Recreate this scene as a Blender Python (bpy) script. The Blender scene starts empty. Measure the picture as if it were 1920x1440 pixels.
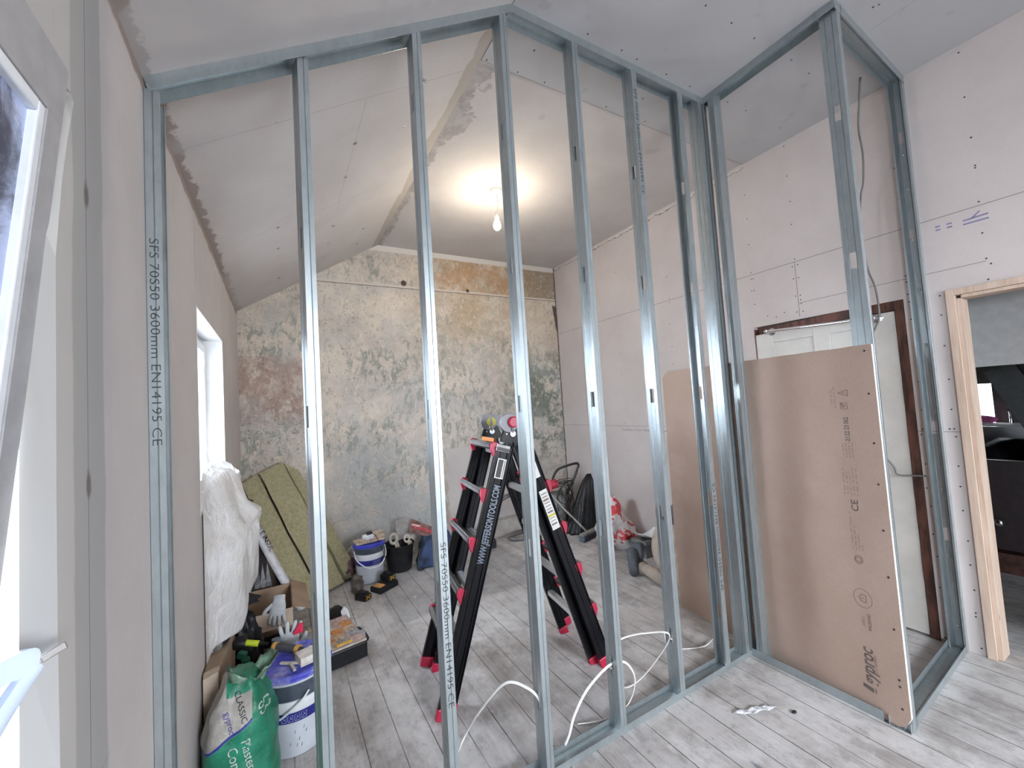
import bpy, bmesh, math, random
from mathutils import Vector, Matrix, noise as mnoise
random.seed(7)
PI = math.pi
SC = bpy.context.scene
COL = SC.collection

# ------------------------------------------------------------------ camera
cam_d = bpy.data.cameras.new('camera'); cam = bpy.data.objects.new('camera', cam_d); COL.objects.link(cam)
YAW, PITCH, ROLL = 0.5175, 0.0512, -0.0622
fwd = Vector((math.sin(YAW)*math.cos(PITCH), math.cos(YAW)*math.cos(PITCH), math.sin(PITCH)))
rgt = Vector((math.cos(YAW), -math.sin(YAW), 0.0)); upv = rgt.cross(fwd)
c_, s_ = math.cos(ROLL), math.sin(ROLL)
cr = c_*rgt + s_*upv; cu = -s_*rgt + c_*upv
m = Matrix(((cr.x, cu.x, -fwd.x), (cr.y, cu.y, -fwd.y), (cr.z, cu.z, -fwd.z))).to_4x4()
m.translation = Vector((0.3124, 0.0, 1.5)); cam.matrix_world = m
cam_d.sensor_width = 36.0; cam_d.lens = 769.5/1920*36; cam_d.clip_start = 0.02; cam_d.clip_end = 60
SC.camera = cam
SC.view_settings.view_transform = 'Standard'; SC.view_settings.look = 'None'
SC.view_settings.gamma = 1.0; SC.view_settings.use_curve_mapping = False
SC.view_settings.exposure = 1.25

# ------------------------------------------------------------------ world, daylight through the windows, added fill behind the camera
w = bpy.data.worlds.new('overcast sky'); SC.world = w; w.use_nodes = True
w.node_tree.nodes['Background'].inputs['Color'].default_value = (0.80, 0.88, 1.0, 1)
w.node_tree.nodes['Background'].inputs['Strength'].default_value = 2.2

def area(name, loc, rot, sx, sy, power, col):
    l = bpy.data.lights.new(name, 'AREA'); l.shape = 'RECTANGLE'; l.size = sx; l.size_y = sy; l.energy = power; l.color = col; l.spread = math.radians(140)
    o = bpy.data.objects.new(name, l); COL.objects.link(o); o.location = loc; o.rotation_euler = rot
    return o
DAY = (0.86, 0.92, 1.0)
T1 = -math.radians(54)
area('daylight_near_window', (-0.75, 0.1, 1.85), (0, T1, 0), 1.7, 1.7, 26, DAY)
area('daylight_far_window', (-0.62, 2.76, 1.85), (0, T1, 0), 1.1, 1.1, 100, DAY)
area('added_fill_rear_left', (-0.75, -2.0, 1.8), (0, T1, 0), 1.5, 1.3, 85, DAY)  # unseen fill lamp added on the left behind the camera
area('added_fill_rear_wall', (1.9, -3.75, 2.1), (math.radians(50), 0, 0), 2.2, 1.6, 170, DAY)  # added fill lamp, flattens the light from behind the camera

# ------------------------------------------------------------------ node helpers
class NB:
    """small procedural material builder"""
    def __init__(s, name):
        s.m = bpy.data.materials.new(name); s.m.use_nodes = True; s.nt = s.m.node_tree
        s.b = s.nt.nodes['Principled BSDF']
        s.pos = s.nt.nodes.new('ShaderNodeNewGeometry').outputs['Position']
        sp = s.nt.nodes.new('ShaderNodeSeparateXYZ'); s.nt.links.new(s.pos, sp.inputs[0])
        s.x, s.y, s.z = sp.outputs
    def put(s, sock, v):
        if hasattr(v, 'links') or isinstance(v, bpy.types.NodeSocket): s.nt.links.new(v, sock)
        elif isinstance(v, (tuple, list)) and len(v) == 3 and sock.type == 'RGBA': sock.default_value = (*v, 1)
        else: sock.default_value = v
    def math(s, op, a, b=0.0, c=None):
        n = s.nt.nodes.new('ShaderNodeMath'); n.operation = op; s.put(n.inputs[0], a); s.put(n.inputs[1], b)
        if c is not None: s.put(n.inputs[2], c)
        return n.outputs[0]
    def mul(s, a, b): return s.math('MULTIPLY', a, b)
    def add(s, a, b): return s.math('ADD', a, b)
    def sub(s, a, b): return s.math('SUBTRACT', a, b)
    def mx(s, a, b): return s.math('MAXIMUM', a, b)
    def mn(s, a, b): return s.math('MINIMUM', a, b)
    def inv(s, a): return s.math('SUBTRACT', 1.0, a)
    def sm(s, v, a, b):           # smooth ramp 0..1 as v goes a..b
        n = s.nt.nodes.new('ShaderNodeMapRange'); n.interpolation_type = 'SMOOTHSTEP'
        s.put(n.inputs[0], v); n.inputs[1].default_value = a; n.inputs[2].default_value = b
        return n.outputs[0]
    def near(s, v, c, wd, soft=None):   # 1 where |v-c|<wd
        soft = wd*0.5 if soft is None else soft
        return s.inv(s.sm(s.math('ABSOLUTE', s.sub(v, c)), max(wd-soft, 0), wd+soft*0.5+1e-5))
    def rng(s, v, a, b, soft=0.003): return s.mul(s.sm(v, a-soft, a+soft), s.inv(s.sm(v, b-soft, b+soft)))
    def noise(s, scale, detail=4, rough=0.55, stretch=(1, 1, 1), off=0.0, dist=0.0):
        mp = s.nt.nodes.new('ShaderNodeMapping'); s.nt.links.new(s.pos, mp.inputs[0]); mp.inputs['Scale'].default_value = stretch
        mp.inputs['Location'].default_value = (off, off*1.7, off*0.6)
        n = s.nt.nodes.new('ShaderNodeTexNoise'); s.nt.links.new(mp.outputs[0], n.inputs['Vector'])
        n.inputs['Scale'].default_value = scale; n.inputs['Detail'].default_value = detail; n.inputs['Roughness'].default_value = rough
        n.inputs['Distortion'].default_value = dist
        return n.outputs['Fac']
    def vor(s, scale, stretch=(1, 1, 1), feat='F1'):
        mp = s.nt.nodes.new('ShaderNodeMapping'); s.nt.links.new(s.pos, mp.inputs[0]); mp.inputs['Scale'].default_value = stretch
        n = s.nt.nodes.new('ShaderNodeTexVoronoi'); n.feature = feat; s.nt.links.new(mp.outputs[0], n.inputs['Vector'])
        n.inputs['Scale'].default_value = scale
        return n.outputs['Distance']
    def mix(s, f, a, b):
        n = s.nt.nodes.new('ShaderNodeMix'); n.data_type = 'RGBA'
        s.put(n.inputs[0], f); s.put(n.inputs[6], a); s.put(n.inputs[7], b)
        return n.outputs[2]
    def out(s, col, rough=0.7, metal=0.0, bump=None, bs=0.3, bd=0.01, **kw):
        s.put(s.b.inputs['Base Color'], col); s.put(s.b.inputs['Roughness'], rough); s.put(s.b.inputs['Metallic'], metal)
        for k, v in kw.items(): s.put(s.b.inputs[k.replace('_', ' ')], v)
        if bump is not None:
            n = s.nt.nodes.new('ShaderNodeBump'); n.inputs['Strength'].default_value = bs; n.inputs['Distance'].default_value = bd
            s.put(n.inputs['Height'], bump); s.nt.links.new(n.outputs[0], s.b.inputs['Normal'])
        return s.m
_pm = {}
def pm(name, col, rough=0.6, metal=0.0, var=0.12, sc=18, bs=0.0, bsc=60, stretch=(1, 1, 1), **kw):
    """a plain surface with a little uneven wear"""
    if name in _pm: return _pm[name]
    b = NB(name); n = b.noise(sc, 4, 0.6, stretch)
    dk = tuple(c*(1-var*1.6) for c in col); lt = tuple(min(1, c*(1+var*1.2)) for c in col)
    c = b.mix(b.sm(n, 0.32, 0.68), dk, lt)
    _pm[name] = b.out(c, b.add(rough-0.05, b.mul(n, 0.1)), metal, b.noise(bsc, 3) if bs else None, bs, **kw)
    return _pm[name]

# ------------------------------------------------------------------ mesh helpers
def link(name, me, mats, parent=None, smooth=False):
    o = bpy.data.objects.new(name, me); COL.objects.link(o)
    for mt in (mats if isinstance(mats, (list, tuple)) else [mats]): me.materials.append(mt)
    if smooth:
        for p in me.polygons: p.use_smooth = True
    if parent is not None:
        o.parent = parent; o.matrix_parent_inverse = Matrix.Translation(-parent.location)
    return o
def obj(name, bm, mats, parent=None, smooth=False, angle=None, bevel=0.0):
    me = bpy.data.meshes.new(name); bmesh.ops.recalc_face_normals(bm, faces=bm.faces[:]); bm.to_mesh(me); bm.free()
    o = link(name, me, mats, parent, smooth)
    if bevel:
        md = o.modifiers.new('b', 'BEVEL'); md.width = bevel; md.segments = 2; md.limit_method = 'ANGLE'; md.angle_limit = 0.6
    if smooth and angle is not None:
        me.set_sharp_from_angle(angle=angle)
    return o
def thing(name, label, cat, loc=(0, 0, 0), group=None):
    o = bpy.data.objects.new(name, None); COL.objects.link(o); o.location = loc; o.empty_display_size = 0.05
    o['label'] = label; o['category'] = cat
    if group: o['group'] = group
    return o
def tag(o, label, cat, group=None):
    o['label'] = label; o['category'] = cat
    if group: o['group'] = group
    return o
def struct(o): o['kind'] = 'structure'; return o
def B(): return bmesh.new()
def hull8(bm, P, mi=0):
    v = [bm.verts.new(p) for p in P]
    for f in ((0, 3, 2, 1), (4, 5, 6, 7), (0, 1, 5, 4), (1, 2, 6, 5), (2, 3, 7, 6), (3, 0, 4, 7)):
        bm.faces.new([v[i] for i in f]).material_index = mi
    return v
def box(bm, x0, x1, y0, y1, z0, z1, mi=0):
    return hull8(bm, [(x0, y0, z0), (x1, y0, z0), (x1, y1, z0), (x0, y1, z0), (x0, y0, z1), (x1, y0, z1), (x1, y1, z1), (x0, y1, z1)], mi)
def obox(bm, c, ax, ay, az, sx, sy, sz, mi=0):
    """box about centre c with unit axes ax, ay, az and full sizes"""
    c = Vector(c); ax = Vector(ax).normalized()*sx/2; ay = Vector(ay).normalized()*sy/2; az = Vector(az).normalized()*sz/2
    return hull8(bm, [c+i*ax+j*ay+k*az for k in (-1, 1) for i, j in ((-1, -1), (1, -1), (1, 1), (-1, 1))], mi)
def beam(bm, a, b, side, w_, d_, mi=0):
    """rectangular bar from a to b; w_ along side, d_ across"""
    a = Vector(a); b = Vector(b); L = (b-a).normalized(); s = Vector(side); s = (s-L*s.dot(L)).normalized(); t = L.cross(s)
    return obox(bm, (a+b)/2, s, t, L, w_, d_, (b-a).length, mi)
def tube(bm, pts, r, n=8, closed=False, caps=True, mi=0, flat=1.0, ref=(0, 0, 1)):
    pts = [Vector(p) for p in pts]; N = len(pts); rings = []
    rr = r if isinstance(r, (list, tuple)) else [r]*N
    nrm = Vector(ref)
    for i, p in enumerate(pts):
        if closed: t = pts[(i+1) % N]-pts[i-1]
        else: t = pts[min(i+1, N-1)]-pts[max(i-1, 0)]
        t.normalize(); q = nrm-t*nrm.dot(t)
        if q.length < 1e-4: q = Vector((1, 0, 0))-t*t.x
        if q.length < 1e-4: q = Vector((0, 1, 0))
        q.normalize(); nrm = q; u = t.cross(q)
        rings.append([bm.verts.new(p+(q*math.cos(2*PI*k/n)*flat+u*math.sin(2*PI*k/n))*rr[i]) for k in range(n)])
    for i in range(N if closed else N-1):
        A = rings[i]; C = rings[(i+1) % N]
        for k in range(n): bm.faces.new((A[k], A[(k+1) % n], C[(k+1) % n], C[k])).material_index = mi
    if caps and not closed:
        bm.faces.new(rings[0][::-1]).material_index = mi; bm.faces.new(rings[-1]).material_index = mi
    return rings
def smooth_path(P, k=6, closed=False):
    P = [Vector(p) for p in P]; out = []; n = len(P)
    for i in range(n if closed else n-1):
        if closed: a, b, c, d = P[i-1], P[i], P[(i+1) % n], P[(i+2) % n]
        else: a, b, c, d = P[max(i-1, 0)], P[i], P[i+1], P[min(i+2, n-1)]
        for j in range(k):
            t = j/k
            out.append(0.5*((2*b)+(c-a)*t+(2*a-5*b+4*c-d)*t*t+(3*b-a-3*c+d)*t**3))
    if not closed: out.append(P[-1])
    return out
def lathe(bm, prof, c=(0, 0, 0), n=32, axis=(0, 0, 1), mi=0, cap0=True, cap1=True):
    """prof: (radius, height) pairs"""
    c = Vector(c); az = Vector(axis).normalized(); ax = az.orthogonal().normalized(); ay = az.cross(ax); R_ = []
    for r, h in prof:
        R_.append([bm.verts.new(c+az*h+(ax*math.cos(2*PI*k/n)+ay*math.sin(2*PI*k/n))*max(r, 1e-4)) for k in range(n)])
    for i in range(len(prof)-1):
        for k in range(n): bm.faces.new((R_[i][k], R_[i][(k+1) % n], R_[i+1][(k+1) % n], R_[i+1][k])).material_index = mi
    if cap0: bm.faces.new(R_[0][::-1]).material_index = mi
    if cap1: bm.faces.new(R_[-1]).material_index = mi
    return R_
def prism(bm, poly, o, ax, ay, az, h, mi=0):
    """polygon (u,v) in plane ax,ay at o, pushed h along az"""
    o = Vector(o); ax = Vector(ax); ay = Vector(ay); az = Vector(az)
    a = [bm.verts.new(o+ax*u+ay*v) for u, v in poly]; b = [bm.verts.new(o+ax*u+ay*v+az*h) for u, v in poly]; n = len(poly)
    bm.faces.new(a[::-1]).material_index = mi; bm.faces.new(b).material_index = mi
    for i in range(n): bm.faces.new((a[i], a[(i+1) % n], b[(i+1) % n], b[i])).material_index = mi
def grid(bm, nu, nv, fn, mi=0, keep=None):
    V = [[bm.verts.new(fn(i/nu, j/nv)) for j in range(nv+1)] for i in range(nu+1)]
    for i in range(nu):
        for j in range(nv):
            if keep is None or keep((i+.5)/nu, (j+.5)/nv):
                bm.faces.new((V[i][j], V[i+1][j], V[i+1][j+1], V[i][j+1])).material_index = mi
    return V
def solid(o, t, off=0):
    md = o.modifiers.new('s', 'SOLIDIFY'); md.thickness = t; md.offset = off; return o
def subd(o, n=1):
    md = o.modifiers.new('u', 'SUBSURF'); md.levels = n; md.render_levels = n; return o
def text(s, size, loc, right, up, mat, parent, name='printed_lettering', ex=0.0003, sx=1.0, shear=0.0, align='LEFT', bold=0.0):
    cu_ = bpy.data.curves.new('t', 'FONT'); cu_.body = s; cu_.size = size; cu_.extrude = ex; cu_.shear = shear; cu_.align_x = align; cu_.resolution_u = 3; cu_.offset = bold
    t = bpy.data.objects.new('t', cu_); COL.objects.link(t)
    bpy.context.view_layer.update()
    me = bpy.data.meshes.new_from_object(t.evaluated_get(bpy.context.evaluated_depsgraph_get()))
    bpy.data.objects.remove(t)
    r = Vector(right).normalized(); u = Vector(up).normalized(); n = r.cross(u); l = Vector(loc)
    M = Matrix(((r.x*sx, u.x, n.x, l.x), (r.y*sx, u.y, n.y, l.y), (r.z*sx, u.z, n.z, l.z), (0, 0, 0, 1)))
    me.transform(M); me.materials.clear(); me.name = name
    return link(name, me, mat, parent)
def rough_blob(bm, c, sx, sy, sz, seed=0, amp=0.2, sub=3, fr=3.0, flat_bottom=True):
    """a crumpled lump"""
    r = bmesh.ops.create_icosphere(bm, subdivisions=sub, radius=1.0)
    for v in r['verts']:
        d = v.co.copy(); k = 1+amp*(mnoise.noise(d*fr+Vector((seed*7.3, seed, 0)))+0.5*mnoise.noise(d*fr*2.7+Vector((0, seed*3.1, 0))))
        z = d.z*k
        if flat_bottom and z < -0.7: z = -0.7
        v.co = Vector((c[0]+d.x*k*sx, c[1]+d.y*k*sy, c[2]+z*sz))
    return r['verts']

# ------------------------------------------------------------------ room numbers (metres)
W, D, RX, ZR, ZL, P = 3.56, 4.405, 1.2725, 3.295, 2.50, 1.468
YB = -3.0
WS = [(1.2,3.255),(1.2,3.241),(1.2,3.031),(1.491,3.032),(1.2,2.812),(1.2,2.638),(1.487,2.841),(1.494,2.675),(1.804,3.042),(1.8,2.85),(1.808,2.644),(1.2,2.42),(1.2,2.371),(1.8,3.261),(0.914,2.775),(0.911,2.585),(0.911,2.284),(0.605,2.999),(0.599,2.771),(0.597,2.616),(0.598,2.604),(0.6,2.42),(0.601,2.251),(0.606,3.25),(1.494,3.257),(1.811,2.42),(1.813,2.369),(1.797,2.367),(1.818,2.276),(1.799,2.273),(1.804,2.166),(1.495,2.42),(1.515,2.369),(1.48,2.373),(1.515,2.281),(1.482,2.28),(1.513,2.154),(1.482,2.153),(1.482,2.12),(1.481,2.093),(1.513,2.038),(1.474,2.036),(1.597,2.055),(1.655,2.034),(1.716,2.054),(1.196,2.239),(1.206,2.121),(1.207,2.086),(1.206,2.043),(0.919,2.118),(0.918,2.081),(0.916,2.008),(0.916,1.962),(0.915,1.857),(0.909,1.686),(0.913,1.489),(0.913,1.324),(0.92,1.211),(0.927,1.18),(0.923,1.01),(0.93,0.871),(0.92,0.769),(0.598,2.113),(0.584,2.081),(0.6,2.002),(0.786,1.964),(0.788,1.855),(0.79,1.681),(0.788,1.492),(0.792,1.324),(0.807,1.215),(0.79,1.216),(0.786,1.173),(0.79,1.011),(0.792,0.899),(0.793,0.768),(0.925,0.609),(0.917,0.485),(0.922,0.31),(0.91,0.175),(0.922,0.031),(0.787,0.605),(0.789,0.476),(0.785,0.343),(0.79,0.22),(0.791,0.2),(0.783,0.037),(3.266,2.881),(3.278,2.635),(3.279,2.42),(3.277,2.179),(3.284,1.987),(3.283,1.766),(3.272,1.537),(3.286,1.229),(3.29,0.932),(2.599,2.627),(2.589,2.42),(2.592,2.378),(2.608,2.174),(2.603,1.957),(2.604,1.791)]
CS = [(2.082,1.078),(2.28,1.078),(2.472,1.078),(2.804,1.066),(3.002,1.072),(3.193,1.071),(2.446,1.438),(2.78,1.42),(2.966,1.417),(3.361,1.417),(2.844,0.701),(2.833,0.72),(1.474,1.489),(1.486,1.506),(1.498,1.489),(1.678,1.434),(1.9,1.43),(2.014,1.436),(2.245,1.437),(1.49,1.627),(1.297,1.783),(1.482,1.781),(1.654,1.778),(1.879,1.57),(2.109,1.775),(2.265,1.628),(2.437,1.768),(2.266,1.768)]

# ------------------------------------------------------------------ structure materials
BOARD_COL = (0.51, 0.475, 0.46); FILL = (0.40, 0.385, 0.375); FILL_D = (0.27, 0.215, 0.19)
def board_nb(name, base=BOARD_COL):
    b = NB(name); n = b.noise(2.2, 5, 0.6); n2 = b.noise(90, 2)
    c = b.mix(b.sm(n, 0.3, 0.7), tuple(k*0.93 for k in base), tuple(k*1.05 for k in base))
    c = b.mix(b.mul(b.sm(n2, 0.35, 0.7), 0.12), c, tuple(k*0.8 for k in base))
    return b, c
def mat_left_wall():
    b, c = board_nb('plasterboard_left_wall')
    wob = b.mul(b.sub(b.noise(3, 4, 0.6, (1, 1, 0.8)), 0.5), 0.05)
    yy = b.add(b.y, wob)
    c = b.mix(b.rng(yy, -1, 1.0, 0.006), c, (0.47, 0.455, 0.43))             # skimmed reveal and edge
    c = b.mix(b.mul(b.rng(yy, 1.0, 1.145, 0.005), 0.85), c, (0.33, 0.325, 0.315))   # grey jointing band
    c = b.mix(b.mul(b.rng(yy, 1.0, 1.04, 0.005), 0.3), c, (0.36, 0.36, 0.33))
    st = b.noise(14, 4, 0.7, (1, 1, 0.12))
    c = b.mix(b.mul(b.sm(st, 0.60, 0.72), 0.25), c, (0.25, 0.235, 0.22))
    edge = b.noise(9, 5, 0.7, (1, 1, 0.6))
    far = b.sm(b.y, 1.5, 1.6)
    c = b.mix(b.mul(b.near(b.y, 1.062, 0.0014, 0.0008), 0.8), c, (0.10, 0.09, 0.085))
    top = b.sm(b.add(b.z, b.mul(edge, 0.07)), 2.455+0.035, 2.475+0.035)
    c = b.mix(top, c, FILL_D)
    c = b.mix(b.mul(b.near(b.y, 2.27, 0.004), b.sm(b.z, 2.1, 2.16)), c, (0.25, 0.22, 0.2))
    # two filled holes on the joint
    for zc in (1.955, 1.40):
        d = b.math('SQRT', b.add(b.math('POWER', b.mul(b.sub(b.y, 1.064), 2.2), 2), b.math('POWER', b.sub(b.z, zc), 2)))
        c = b.mix(b.mul(b.inv(b.sm(b.add(d, b.mul(b.noise(60), 0.02)), 0.022, 0.046)), 0.9), c, (0.13, 0.115, 0.105))
    return b.out(c, 0.85, 0, b.add(b.mul(b.noise(40, 4), 0.4), b.mul(st, 0.5)), 0.25, 0.004)
def mat_right_wall():
    b, c = board_nb('plasterboard_right_wall', (0.53, 0.475, 0.455))
    ln = b.near(b.z, 2.4, 0.0022, 0.001)
    ln = b.mx(ln, b.mul(b.near(b.y, 1.498, 0.0022, 0.001), b.rng(b.z, 2.0, 2.4)))
    ln = b.mx(ln, b.mul(b.near(b.z, 2.10, 0.002, 0.001), b.rng(b.y, 0.60, 1.498)))
    ln = b.mx(ln, b.mul(b.near(b.z, 1.2, 0.002, 0.001), b.inv(b.rng(b.y, 0.95, 1.9))))
    ln = b.mx(ln, b.mul(b.near(b.y, 3.9, 0.002, 0.001), b.inv(b.sm(b.z, 2.39, 2.4))))
    c = b.mix(b.mul(ln, 0.75), c, (0.09, 0.075, 0.07))
    # torn joint under the far ceiling, dark gap at the back corner
    rag = b.mul(b.sub(b.noise(11, 5, 0.7), 0.5), 0.10)
    far = b.sm(b.y, 1.80, 1.83)
    c = b.mix(b.mul(b.near(b.add(b.z, rag), 3.262, 0.012, 0.004), far), c, (0.60, 0.57, 0.54))
    c = b.mix(b.mul(b.near(b.add(b.z, rag), 3.255, 0.0045, 0.002), far), c, (0.16, 0.12, 0.10))
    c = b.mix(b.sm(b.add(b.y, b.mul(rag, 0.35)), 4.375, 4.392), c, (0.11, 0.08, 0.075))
    # dusty smear low down
    c = b.mix(b.mul(b.inv(b.sm(b.add(b.z, b.mul(b.noise(5), 0.25)), 0.1, 0.5)), 0.35), c, (0.36, 0.33, 0.32))
    # pale cold scuffs next to the stud
    return b.out(c, 0.85, 0, b.noise(70, 3), 0.1, 0.003)
def mat_left_slope():
    b, c = board_nb('plasterboard_sloped_ceiling', (0.52, 0.49, 0.475))
    for yc, wd in ((1.85, .0018), (2.89, .0016), (3.95, .0016)):
        part = b.sm(b.noise(7, 2, 0.5), 0.35, 0.5)
        c = b.mix(b.mul(b.mul(b.near(b.y, yc, wd, .001), 0.6), b.add(0.35, b.mul(part, 0.65))), c, (0.2, 0.17, 0.16))
    c = b.mix(b.mul(b.mul(b.near(b.x, 0.70, .0016, .001), b.rng(b.y, 1.86, 2.9)), 0.5), c, (0.2, 0.17, 0.16))
    e = b.noise(10, 5, 0.7); e2 = b.noise(5, 3, 0.6, (1, 1, 1), 4)
    lft = b.inv(b.sm(b.sub(b.x, b.mul(b.sub(e, 0.45), 0.12)), 0.015, 0.028))
    c = b.mix(b.mul(lft, b.inv(b.mul(b.sm(b.y, 3.2, 3.5), 0.55))), c, (0.29, 0.245, 0.225))
    rd = b.sm(b.add(b.x, b.mul(b.sub(e2, 0.5), 0.10)), 1.195, 1.21)
    c = b.mix(b.mul(rd, b.sm(b.y, 1.5, 1.6)), c, (0.37, 0.335, 0.30))
    # trowelled patch by the joint
    pt = b.mul(b.near(b.add(b.y, b.mul(e2, 0.2)), 1.93, 0.06, 0.05), b.inv(b.sm(b.add(b.x, b.mul(e, 0.1)), 0.1, 0.3)))
    c = b.mix(b.mul(pt, 0.5), c, (0.42, 0.41, 0.42))
    # skim sweeps on the near part
    sw = b.mul(b.sm(b.noise(1.6, 3, 0.5, (1, 1, 1), 9, 1.5), 0.48, 0.52), b.inv(b.sm(b.y, 1.45, 1.5)))
    c = b.mix(b.mul(sw, 0.5), c, (0.45, 0.43, 0.425))
    return b.out(c, 0.85, 0, e, 0.1, 0.004)
def mat_flat_ceiling():
    b, c = board_nb('plasterboard_flat_ceiling', (0.52, 0.485, 0.465))
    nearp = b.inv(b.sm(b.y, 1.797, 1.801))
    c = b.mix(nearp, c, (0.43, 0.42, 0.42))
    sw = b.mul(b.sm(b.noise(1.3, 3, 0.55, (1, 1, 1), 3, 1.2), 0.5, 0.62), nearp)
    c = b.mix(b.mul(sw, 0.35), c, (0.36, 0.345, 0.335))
    spots = b.sm(b.noise(6, 3, 0.5, (1, 1, 1), 12), 0.66, 0.72)
    c = b.mix(b.mul(b.mul(spots, b.inv(b.sm(b.y, 1.9, 2.3))), 0.35), c, (0.30, 0.27, 0.26))
    e = b.noise(5, 5, 0.75, (1, 1, 1), 2); e3 = b.noise(12, 4, 0.7)
    wd = b.add(0.03, b.mul(b.sm(e, 0.42, 0.62), b.add(0.03, b.mul(b.near(b.y, 2.1, .35, .3), .12))))
    m1 = b.inv(b.sm(b.sub(b.sub(b.x, RX), b.add(wd, b.mul(b.sub(e3, .5), .06))), 0.0, 0.012))
    m1 = b.mul(m1, b.sm(b.y, 1.8, 1.82))
    c = b.mix(m1, c, b.mix(b.sm(e3, 0.4, 0.6), (0.42, 0.38, 0.36), (0.33, 0.30, 0.285)))
    ln = b.mul(b.near(b.y, 0.86, .002, .001), b.rng(b.x, 2.95, 3.5)); ln = b.mx(ln, b.near(b.y, 1.8, .005, .002))
    ln = b.mx(ln, b.mul(b.near(b.x, 2.98, .0015, .001), b.rng(b.y, 0.3, 0.86)))
    c = b.mix(b.mul(ln, 0.55), c, (0.12, 0.10, 0.095))
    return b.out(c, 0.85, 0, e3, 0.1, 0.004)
def mat_back_wall():
    b = NB('stripped_old_plaster')
    n1 = b.noise(2.2, 8, 0.68); n2 = b.noise(7, 8, 0.7, (1, 1, 1), 5); n3 = b.noise(26, 6, 0.75, (1, 1, 0.6), 1); n4 = b.noise(1.3, 5, 0.6, (1, 1, 1), 21)
    n5 = b.noise(12, 8, 0.75, (1, 1, 0.55), 33, 0.6)
    c = b.mix(b.sm(n1, 0.38, 0.6), (0.60, 0.53, 0.445), (0.46, 0.41, 0.36))
    # flaked patches of older grey and green paint
    lowm = b.add(n4, b.mul(b.sub(b.near(b.z, 1.55, 0.75, 0.6), 0.5), 0.12))
    g = b.mul(b.sm(n5, 0.49, 0.57), b.sm(lowm, 0.44, 0.56))
    c = b.mix(b.mul(g, 0.75), c, (0.20, 0.225, 0.19))
    rg = b.mul(b.sm(b.x, 2.5, 3.05), b.near(b.z, 1.45, 0.75, 0.35))
    c = b.mix(b.mul(b.mul(b.sm(n2, 0.44, 0.54), rg), 0.85), c, (0.095, 0.125, 0.095))
    c = b.mix(b.mul(b.mul(b.sm(n2, 0.47, 0.57), b.mul(b.near(b.x, 2.1, 0.55, 0.4), b.near(b.z, 2.35, 0.35, 0.25))), 0.6), c, (0.21, 0.26, 0.22))
    # tan and orange water staining high on the right
    tn = b.mul(b.mul(b.sm(b.x, 1.3, 2.2), b.sm(b.z, 1.9, 2.75)), b.sm(n1, 0.32, 0.62))
    c = b.mix(b.mul(tn, 0.7), c, (0.44, 0.31, 0.18))
    band = b.mul(b.sm(b.z, 2.86, 2.88), b.sm(b.x, 1.6, 2.0))
    c = b.mix(b.mul(b.mul(band, b.sm(n2, 0.36, 0.6)), 0.75), c, (0.38, 0.215, 0.10))
    c = b.mix(b.mul(b.mul(b.sm(b.z, 2.84, 2.87), b.sm(b.x, 3.05, 3.15)), 0.6), c, (0.20, 0.17, 0.12))
    # pinkish field on the left
    pk = b.mul(b.near(b.add(b.x, b.mul(n2, 0.3)), 0.22, 0.5, 0.1), b.near(b.add(b.z, b.mul(n2, 0.3)), 1.92, 0.33, 0.06))
    c = b.mix(b.mul(b.mul(pk, b.sm(n5, 0.38, 0.5)), 0.75), c, (0.37, 0.25, 0.205))
    # cold blue-grey field low in the middle
    bl = b.mul(b.near(b.x, 1.35, 0.65, 0.35), b.inv(b.sm(b.z, 0.9, 1.35)))
    c = b.mix(b.mul(b.mul(bl, b.sm(n1, 0.38, 0.56)), 0.6), c, (0.40, 0.44, 0.45))
    c = b.mix(b.mul(b.mul(b.near(b.x, 1.95, 0.16, 0.1), b.inv(b.sm(b.z, 0.7, 1.3))), b.mul(b.sm(n2, .4, .55), .6)), c, (0.27, 0.20, 0.11))
    # pale scraped flakes and dark nicks
    c = b.mix(b.mul(b.sm(n3, 0.56, 0.64), 0.6), c, (0.68, 0.62, 0.53))
    nk = b.mul(b.sm(b.noise(30, 5, 0.7, (1, 1, 0.8), 15), 0.60, 0.66), b.sm(b.noise(3, 4, 0.6, (1, 1, 1), 8), 0.42, 0.56))
    c = b.mix(b.mul(nk, 0.75), c, (0.13, 0.115, 0.10))
    nk2 = b.mul(b.sm(b.noise(48, 6, 0.8, (1, 1, 0.7), 25), 0.54, 0.62), b.sm(b.noise(4.5, 5, 0.65, (1, 1, 1), 61), 0.44, 0.58))
    c = b.mix(b.mul(nk2, 0.75), c, (0.17, 0.155, 0.135))
    sp2 = b.mul(b.sm(b.noise(20, 8, 0.82, (1, 1, 0.7), 83, .4), 0.52, 0.60), b.sm(b.noise(1.8, 5, 0.65, (1, 1, 1), 13), 0.40, 0.55))
    c = b.mix(b.mul(sp2, 0.5), c, (0.22, 0.215, 0.19))
    fl = b.sm(b.noise(38, 6, 0.8, (1, 1, 0.8), 93), 0.58, 0.66)
    c = b.mix(b.mul(fl, 0.55), c, (0.66, 0.61, 0.54))
    cool = b.mul(b.sm(b.noise(2.6, 5, 0.6, (1, 1, 1), 71), 0.48, 0.62), b.inv(b.mul(b.sm(b.x, 1.4, 2.2), b.sm(b.z, 1.9, 2.4))))
    c = b.mix(b.mul(cool, 0.35), c, (0.37, 0.38, 0.38))
    sc_ = b.mul(b.sm(b.noise(34, 4, 0.7, (1, 1, 2.2), 44), 0.57, 0.63), b.mul(b.inv(b.sm(b.x, 0.45, 0.8)), b.near(b.z, 1.35, 0.35, 0.3)))
    c = b.mix(sc_, c, (0.09, 0.075, 0.07))
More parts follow.
